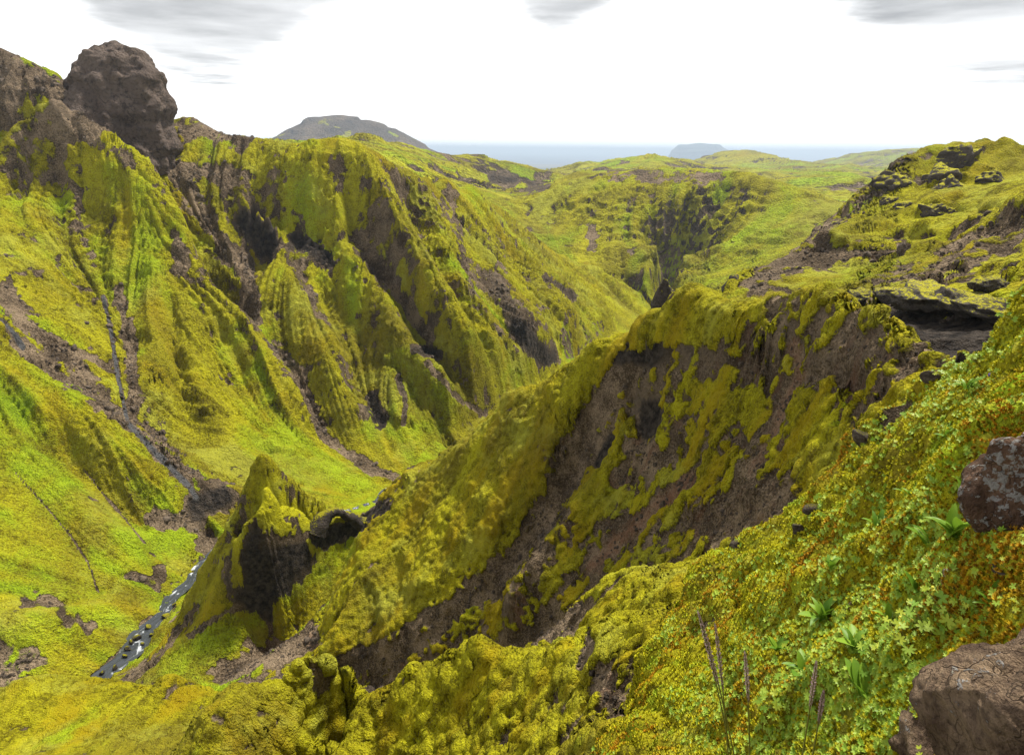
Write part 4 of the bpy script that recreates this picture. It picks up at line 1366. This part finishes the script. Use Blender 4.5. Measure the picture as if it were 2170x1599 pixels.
while hx < 110:
    px, py = gp.uniform(1380, 2140), gp.uniform(760, 1580)
    if py < 1000 and px < 1700 + (1000 - py) * .9:
        continue
    p, _n = ground(px, py, .8, 5)
    if p is None:
        hx += .2
        continue
    herb(px, py, float(gp.uniform(.018, .042)), int(gp.integers(3, 7)), 'tiny star leaved seedling in the foreground moss', 'tiny herb seedlings')
    hx += 1

# flowering grass stalks
for i, (x0, y0, x1, y1, lab) in enumerate(((1475, 1420, 1416, 1222, 'tallest purple grass stalk at the left of the row'), (1482, 1425, 1420, 1232, 'purple grass stalk leaning beside the tallest one'), (1470, 1425, 1446, 1245, 'third purple grass stalk in the left row'),
                                           (1508, 1420, 1499, 1293, 'single purple grass stalk right of the row'), (1600, 1430, 1627, 1310, 'purple grass stalk leaning right near the star herbs'), (1618, 1430, 1640, 1362, 'shortest purple grass stalk leaning right'))):
    r = 1.75
    a = at(x0, y0 + 60, r + .06); c = at(x1, y1, r)
    root = empty('grass_stalk', tuple(a)); tag(root, lab, 'grass stalk')
    path = [np.zeros(3)]
    for t in np.linspace(.1, 1, 10):
        q_ = (c - a) * t; q_[2] += .02 * math.sin(t * 3.1); path.append(q_)
    vs_, fs_ = tube(path, np.interp(np.linspace(0, 1, len(path)), [0, 1], [.0030, .0018]), 5)
    new_mesh('stem', vs_, fs_, m_stem, root)
    K = 70; hv_, hf_ = [], []
    for k in range(K):
        t = .52 + .5 * k / K
        q_ = (c - a) * t; q_[2] += .02 * math.sin(t * 3.1)
        ang = k * 2.4; w = .0075 * math.sin(math.pi * min(1, (k + 4) / (K + 6))) + .0012
        o_ = np.array([math.cos(ang), math.sin(ang), .2]) * w
        d_ = (c - a) / np.linalg.norm(c - a) * .011
        sdv = np.array([-math.sin(ang), math.cos(ang), 0]) * .0028
        j = len(hv_)
        hv_ += [q_ + sdv, q_ - sdv, q_ + o_ + d_ * .6 - sdv, q_ + o_ + d_ * .6 + sdv, q_ + o_ * .6 + d_ * 1.3]
        hf_ += [(j, j + 1, j + 2, j + 3), (j + 3, j + 2, j + 4)]
    new_mesh('seed_head', hv_, hf_, m_seed, root)

# small flowers
fl = bmesh.new(); bmesh.ops.create_icosphere(fl, subdivisions=2, radius=1.0)
for v in fl.verts:
    v.co *= 1 + .35 * math.sin(v.co.x * 7) * math.sin(v.co.y * 7)
flower_me = bpy.data.meshes.new('blossom'); fl.to_mesh(flower_me); fl.free()
flower_v = flower_me.copy(); flower_me.materials.append(m_flower); flower_v.materials.append(m_viol)
for i, (px, py, n_, me, lab, cat) in enumerate(((1785, 1240, 7, flower_me, 'yellow flower spike rising from the star herbs', 'flower'), (1845, 1185, 4, flower_me, 'yellow flower buds on thin stalk by the orange moss', 'flower'),
                                                (1870, 750, 6, flower_me, 'pale yellow flowering sprig on the crest', 'flower'), (1945, 775, 2, flower_v, 'tiny violet flower near the upper crest', 'flower'),
                                                (1780, 1225, 5, flower_me, 'second yellow flower spike among the star herbs', 'flower'))):
    p, nn_ = ground(px, py + 25, .8, 6)
    if p is None:
        continue
    root = empty('flower', tuple(p)); tag(root, lab, cat)
    hgt = .06 if me is flower_me else .03
    part('stalk', stem_mesh, root, (0, 0, 0), (.1, .1, 0), (.05, .05, hgt))
    for k in range(n_):
        part('blossom', me, root, (gp.normal() * .006, gp.normal() * .006, hgt * (.65 + .4 * k / n_)), (0, 0, k), .0055)

# ------------------------------------------------------------------ moss tufts over the foreground slope
m_tuft, nt, b = mat('moss_tuft'); q = NB(nt)
P = q.node('ShaderNodeNewGeometry').outputs['Position']
rnd = q.node('ShaderNodeObjectInfo').outputs['Random']
f1 = q.noise(P, 2.2, 4, .6); f2 = q.noise(P, 16, 3, .6)
v = q.math('ADD', q.math('MULTIPLY', rnd, .55), q.math('ADD', q.math('MULTIPLY', q.math('SUBTRACT', f2, .5), 1.4), .2), True)
c = q.mix(v, (.26, .23, .006), (.66, .62, .018))
c = q.mix(q.ramp(q.math('ADD', f1, q.math('MULTIPLY', q.math('SUBTRACT', f2, .5), .5)), .51, .64), c, q.mix(v, (.26, .12, .005), (.56, .30, .010)))
c = q.mix(q.math('MULTIPLY', q.ramp(q.noise(P, 4.1, 3, .6), .54, .66), .75), c, q.mix(v, (.18, .28, .014), (.40, .52, .04)))
rust = None
for px_, py_, r_, d1_ in ((2030, 1000, 2.15, .62), (2010, 1180, 2.0, .42), (2030, 1420, 1.4, .46), (1860, 1180, 2.15, .22)):
    dn_ = q.node('ShaderNodeVectorMath', operation='DISTANCE'); q.set(dn_.inputs[0], P); dn_.inputs[1].default_value = tuple(at(px_, py_, r_))
    w_ = q.ramp(q.math('ADD', dn_.outputs['Value'], q.math('MULTIPLY', q.math('SUBTRACT', f2, .5), .35)), d1_, d1_ * .45)
    rust = w_ if rust is None else q.math('MAXIMUM', rust, w_)
c = q.mix(q.math('MULTIPLY', rust, .85), c, q.mix(v, (.20, .085, .004), (.60, .30, .010)))      # rusty moss grows round the boulders
q.set(b.inputs['Base Color'], c); b.inputs['Roughness'].default_value = .8
vs_, fs_ = [], []
g = np.random.default_rng(3)
for k in range(11):
    a = k * 2.4; t = g.uniform(.15, 1.0); L_ = g.uniform(.7, 1.15); w = .13
    d_ = np.array([math.cos(a) * t, math.sin(a) * t, 1.0]); d_ /= np.linalg.norm(d_)
    s_ = np.array([-math.sin(a), math.cos(a), 0]) * w
    j = len(vs_)
    vs_ += [-s_ * .6, s_ * .6, d_ * L_ * .55 + s_ + [0, 0, .05], d_ * L_ * .55 - s_ + [0, 0, .05], d_ * L_]
    fs_ += [(j, j + 1, j + 2, j + 3), (j + 3, j + 2, j + 4)]
tuft_me = bpy.data.meshes.new('moss_tuft'); tuft_me.from_pydata([tuple(x) for x in vs_], [], fs_); tuft_me.materials.append(m_tuft)
# scatter
P0 = POS.reshape(NC, NR, 3)
fa = FACES[(FREG == NEAR)]
cen = POS[fa].mean(1); rc = np.linalg.norm(cen, axis=1)
ar = np.linalg.norm(np.cross(POS[fa[:, 2]] - POS[fa[:, 0]], POS[fa[:, 3]] - POS[fa[:, 1]]), axis=1) / 2
fpx, fpy = project(cen[:, 0], cen[:, 1], cen[:, 2])
ok = (rc < 7.5) & (fpx > -60) & (fpx < 2240) & (fpy < 1680) & (A_moss[fa].mean(1) > .45)
dn = np.where(ok, ar * 5200 * np.minimum(1.6, (2.2 / rc)) ** 1.6, 0)
tot = int(dn.sum())
tot = min(tot, 95000)
pick = np.random.default_rng(9).choice(len(fa), size=tot, p=dn / dn.sum())
bc = np.random.default_rng(10).dirichlet((1, 1, 1, 1), size=tot)
pts = (POS[fa[pick]] * bc[:, :, None]).sum(1)
nrm_ = N[fa[pick, 0]]
me = bpy.data.meshes.new('moss'); me.vertices.add(tot); me.vertices.foreach_set('co', pts.astype(np.float32).ravel())
nv = nrm_ * .6 + np.array([0, 0, .55]) + np.random.default_rng(12).normal(size=(tot, 3)) * .28
me.attributes.new('nrm', 'FLOAT_VECTOR', 'POINT').data.foreach_set('vector', nv.astype(np.float32).ravel())
sc_ = (.0075 + .0022 * rc[pick]) * np.random.default_rng(13).uniform(.7, 1.35, tot)
me.attributes.new('size', 'FLOAT', 'POINT').data.foreach_set('value', sc_.astype(np.float32))
moss_o = bpy.data.objects.new('moss', me); COL.objects.link(moss_o)
tag(moss_o, 'dense golden and green moss tufts over the foreground slope', 'moss', kind='stuff')
ng = bpy.data.node_groups.new('moss_scatter', 'GeometryNodeTree')
ng.interface.new_socket('Geometry', in_out='INPUT', socket_type='NodeSocketGeometry'); ng.interface.new_socket('Geometry', in_out='OUTPUT', socket_type='NodeSocketGeometry')
gi = ng.nodes.new('NodeGroupInput'); go = ng.nodes.new('NodeGroupOutput')
iop = ng.nodes.new('GeometryNodeInstanceOnPoints'); oi = ng.nodes.new('GeometryNodeObjectInfo')
m2p = ng.nodes.new('GeometryNodeMeshToPoints')
tuft_o = bpy.data.objects.new('moss_tuft', tuft_me)          # the pattern tuft, used only through the scatter
oi.inputs['Object'].default_value = tuft_o
an = ng.nodes.new('GeometryNodeInputNamedAttribute'); an.data_type = 'FLOAT_VECTOR'; an.inputs['Name'].default_value = 'nrm'
asz = ng.nodes.new('GeometryNodeInputNamedAttribute'); asz.data_type = 'FLOAT'; asz.inputs['Name'].default_value = 'size'
al = ng.nodes.new('FunctionNodeAlignRotationToVector'); al.axis = 'Z'
lk = ng.links.new
lk(gi.outputs[0], m2p.inputs['Mesh']); lk(m2p.outputs[0], iop.inputs['Points']); lk(oi.outputs['Geometry'], iop.inputs['Instance'])
lk(an.outputs[0], al.inputs['Vector']); lk(al.outputs[0], iop.inputs['Rotation'])
lk(asz.outputs[0], iop.inputs['Scale']); lk(iop.outputs[0], go.inputs[0])
md = moss_o.modifiers.new('scatter', 'NODES'); md.node_group = ng

# small leafy ground cover between the tufts
m_cov = leaf_material('ground_leaf', (.14, .26, .014), (.40, .50, .05), .25)
vs_, fs_ = [], []
g = np.random.default_rng(8)
for k in range(6):
    a = k * 1.05 + g.uniform(-.3, .3); t = g.uniform(.2, .9); L_ = g.uniform(.6, 1.1); w = .2
    d_ = np.array([math.cos(a), math.sin(a), t]); d_ /= np.linalg.norm(d_); s_ = np.array([-math.sin(a), math.cos(a), 0]) * w
    j = len(vs_)
    vs_ += [np.zeros(3), d_ * L_ * .5 + s_, d_ * L_ * .5 - s_, d_ * L_]
    fs_ += [(j, j + 1, j + 3, j + 2)]
cov_me = bpy.data.meshes.new('ground_leaf'); cov_me.from_pydata([tuple(x) for x in vs_], [], fs_); cov_me.materials.append(m_cov)
cov_pat = bpy.data.objects.new('ground_leaf', cov_me)
patch = sstep(.02, .35, pn3(cen * 2.1 + 7.7) + .4 * pn3(cen * 6.3))
for px_, py_, w_ in ((1640, 1230, .35), (1720, 1330, .35), (1600, 1370, .3), (1850, 1080, .28), (1830, 1250, .25), (1880, 780, .4), (1500, 1330, .3)):
    gp_, _g = ground(px_, py_, .8, 6)
    if gp_ is not None:
        patch = patch + 1.6 * np.exp(-(np.linalg.norm(cen - gp_, axis=1) / w_) ** 2)
dn2 = dn * patch
pick = np.random.default_rng(19).choice(len(fa), size=13000, p=dn2 / dn2.sum())
bc = np.random.default_rng(20).dirichlet((1, 1, 1, 1), size=13000)
pts = (POS[fa[pick]] * bc[:, :, None]).sum(1)
nv = N[fa[pick, 0]] * .5 + np.array([0, -.2, .6]) + np.random.default_rng(22).normal(size=(13000, 3)) * .25
pts = pts + nv / np.linalg.norm(nv, axis=1)[:, None] * .008
me = bpy.data.meshes.new('ground_cover'); me.vertices.add(13000); me.vertices.foreach_set('co', pts.astype(np.float32).ravel())
me.attributes.new('nrm', 'FLOAT_VECTOR', 'POINT').data.foreach_set('vector', nv.astype(np.float32).ravel())
sc_ = (.011 + .002 * rc[pick]) * np.random.default_rng(23).uniform(.6, 1.5, 13000)
me.attributes.new('size', 'FLOAT', 'POINT').data.foreach_set('value', sc_.astype(np.float32))
co_ = bpy.data.objects.new('ground_cover', me); COL.objects.link(co_)
tag(co_, 'small green leafy ground cover growing through the foreground moss', 'ground cover', kind='stuff')
ng2 = ng.copy()
for n_ in ng2.nodes:
    if n_.type == 'OBJECT_INFO':
        n_.inputs['Object'].default_value = cov_pat
md2 = co_.modifiers.new('scatter', 'NODES'); md2.node_group = ng2

# loose stones lying on the bare ground
m_stone = rock_material('loose_stone', (.07, .052, .040), (.26, .20, .145), (.04, .032, .027), .8, moss=-.35)
st_me = boulder_mesh('loose_stone', 77, 2, 8, (1.0, .5), .15); st_me.materials.append(m_stone)
st_pat = bpy.data.objects.new('loose_stone', st_me)
fs2 = FACES[::1]
mo = A_moss[fs2[:, 0]]
cen2 = POS[fs2[:, 0]]; rc2 = np.linalg.norm(cen2, axis=1)
p2x, p2y = PX[fs2[:, 0]], PY[fs2[:, 0]]
ok2 = (mo < .33) & (rc2 > 5) & (rc2 < 260) & (p2x > -20) & (p2x < 2190) & (p2y < 1620) & (N[fs2[:, 0], 2] > .35) & (A_dark[fs2[:, 0]] < .8)
cand = np.nonzero(ok2)[0]
ar2 = np.linalg.norm(np.cross(POS[fs2[cand, 2]] - POS[fs2[cand, 0]], POS[fs2[cand, 3]] - POS[fs2[cand, 1]]), axis=1) / 2
wgt = ar2 / rc2[cand] ** 2
wgt *= sstep(-.2, .4, med[fs2[cand, 0]] + .5 * st2[fs2[cand, 0]]) + .15
NS = 14000
pk = cand[np.random.default_rng(31).choice(len(cand), size=NS, p=wgt / wgt.sum())]
bc = np.random.default_rng(32).dirichlet((1, 1, 1, 1), size=NS)
pts = (POS[fs2[pk]] * bc[:, :, None]).sum(1)
sz2 = rc2[pk] * .0011 * np.exp(np.abs(np.random.default_rng(33).normal(size=NS)) * .62)
sz2 = np.minimum(sz2, .9)
me = bpy.data.meshes.new('scree'); me.vertices.add(NS); me.vertices.foreach_set('co', pts.astype(np.float32).ravel())
me.attributes.new('nrm', 'FLOAT_VECTOR', 'POINT').data.foreach_set('vector', np.random.default_rng(34).normal(size=(NS, 3)).astype(np.float32).ravel())
me.attributes.new('size', 'FLOAT', 'POINT').data.foreach_set('value', sz2.astype(np.float32))
so_ = bpy.data.objects.new('scree', me); COL.objects.link(so_)
tag(so_, 'loose brown stones strewn over the bare scree and gullies', 'scree', kind='stuff')
ng3 = ng.copy()
for n_ in ng3.nodes:
    if n_.type == 'OBJECT_INFO':
        n_.inputs['Object'].default_value = st_pat
md3 = so_.modifiers.new('scatter', 'NODES'); md3.node_group = ng3

# ------------------------------------------------------------------ air
hv = bpy.data.meshes.new('haze')
bm = bmesh.new(); bmesh.ops.create_cube(bm, size=1.0); bm.to_mesh(hv); bm.free()
haze = bpy.data.objects.new('haze', hv); COL.objects.link(haze)
hz0, hz1 = min(float(POS[:, 2].min()), ZP - 1) - 1, float(POS[:, 2].max()) + 8
haze.scale = (130000, 130000, hz1 - hz0); haze.location = (0, 0, (hz0 + hz1) / 2)
mh = bpy.data.materials.new('haze'); mh.use_nodes = True
nt = mh.node_tree; nt.nodes.clear()
ho = nt.nodes.new('ShaderNodeOutputMaterial'); pv = nt.nodes.new('ShaderNodeVolumePrincipled')
pv.inputs['Color'].default_value = (.58, .70, .84, 1); pv.inputs['Density'].default_value = 1.0e-4; pv.inputs['Anisotropy'].default_value = .2
nt.links.new(pv.outputs[0], ho.inputs['Volume'])
hv.materials.append(mh)
tag(haze, 'thin blue haze in the air', kind='stuff')
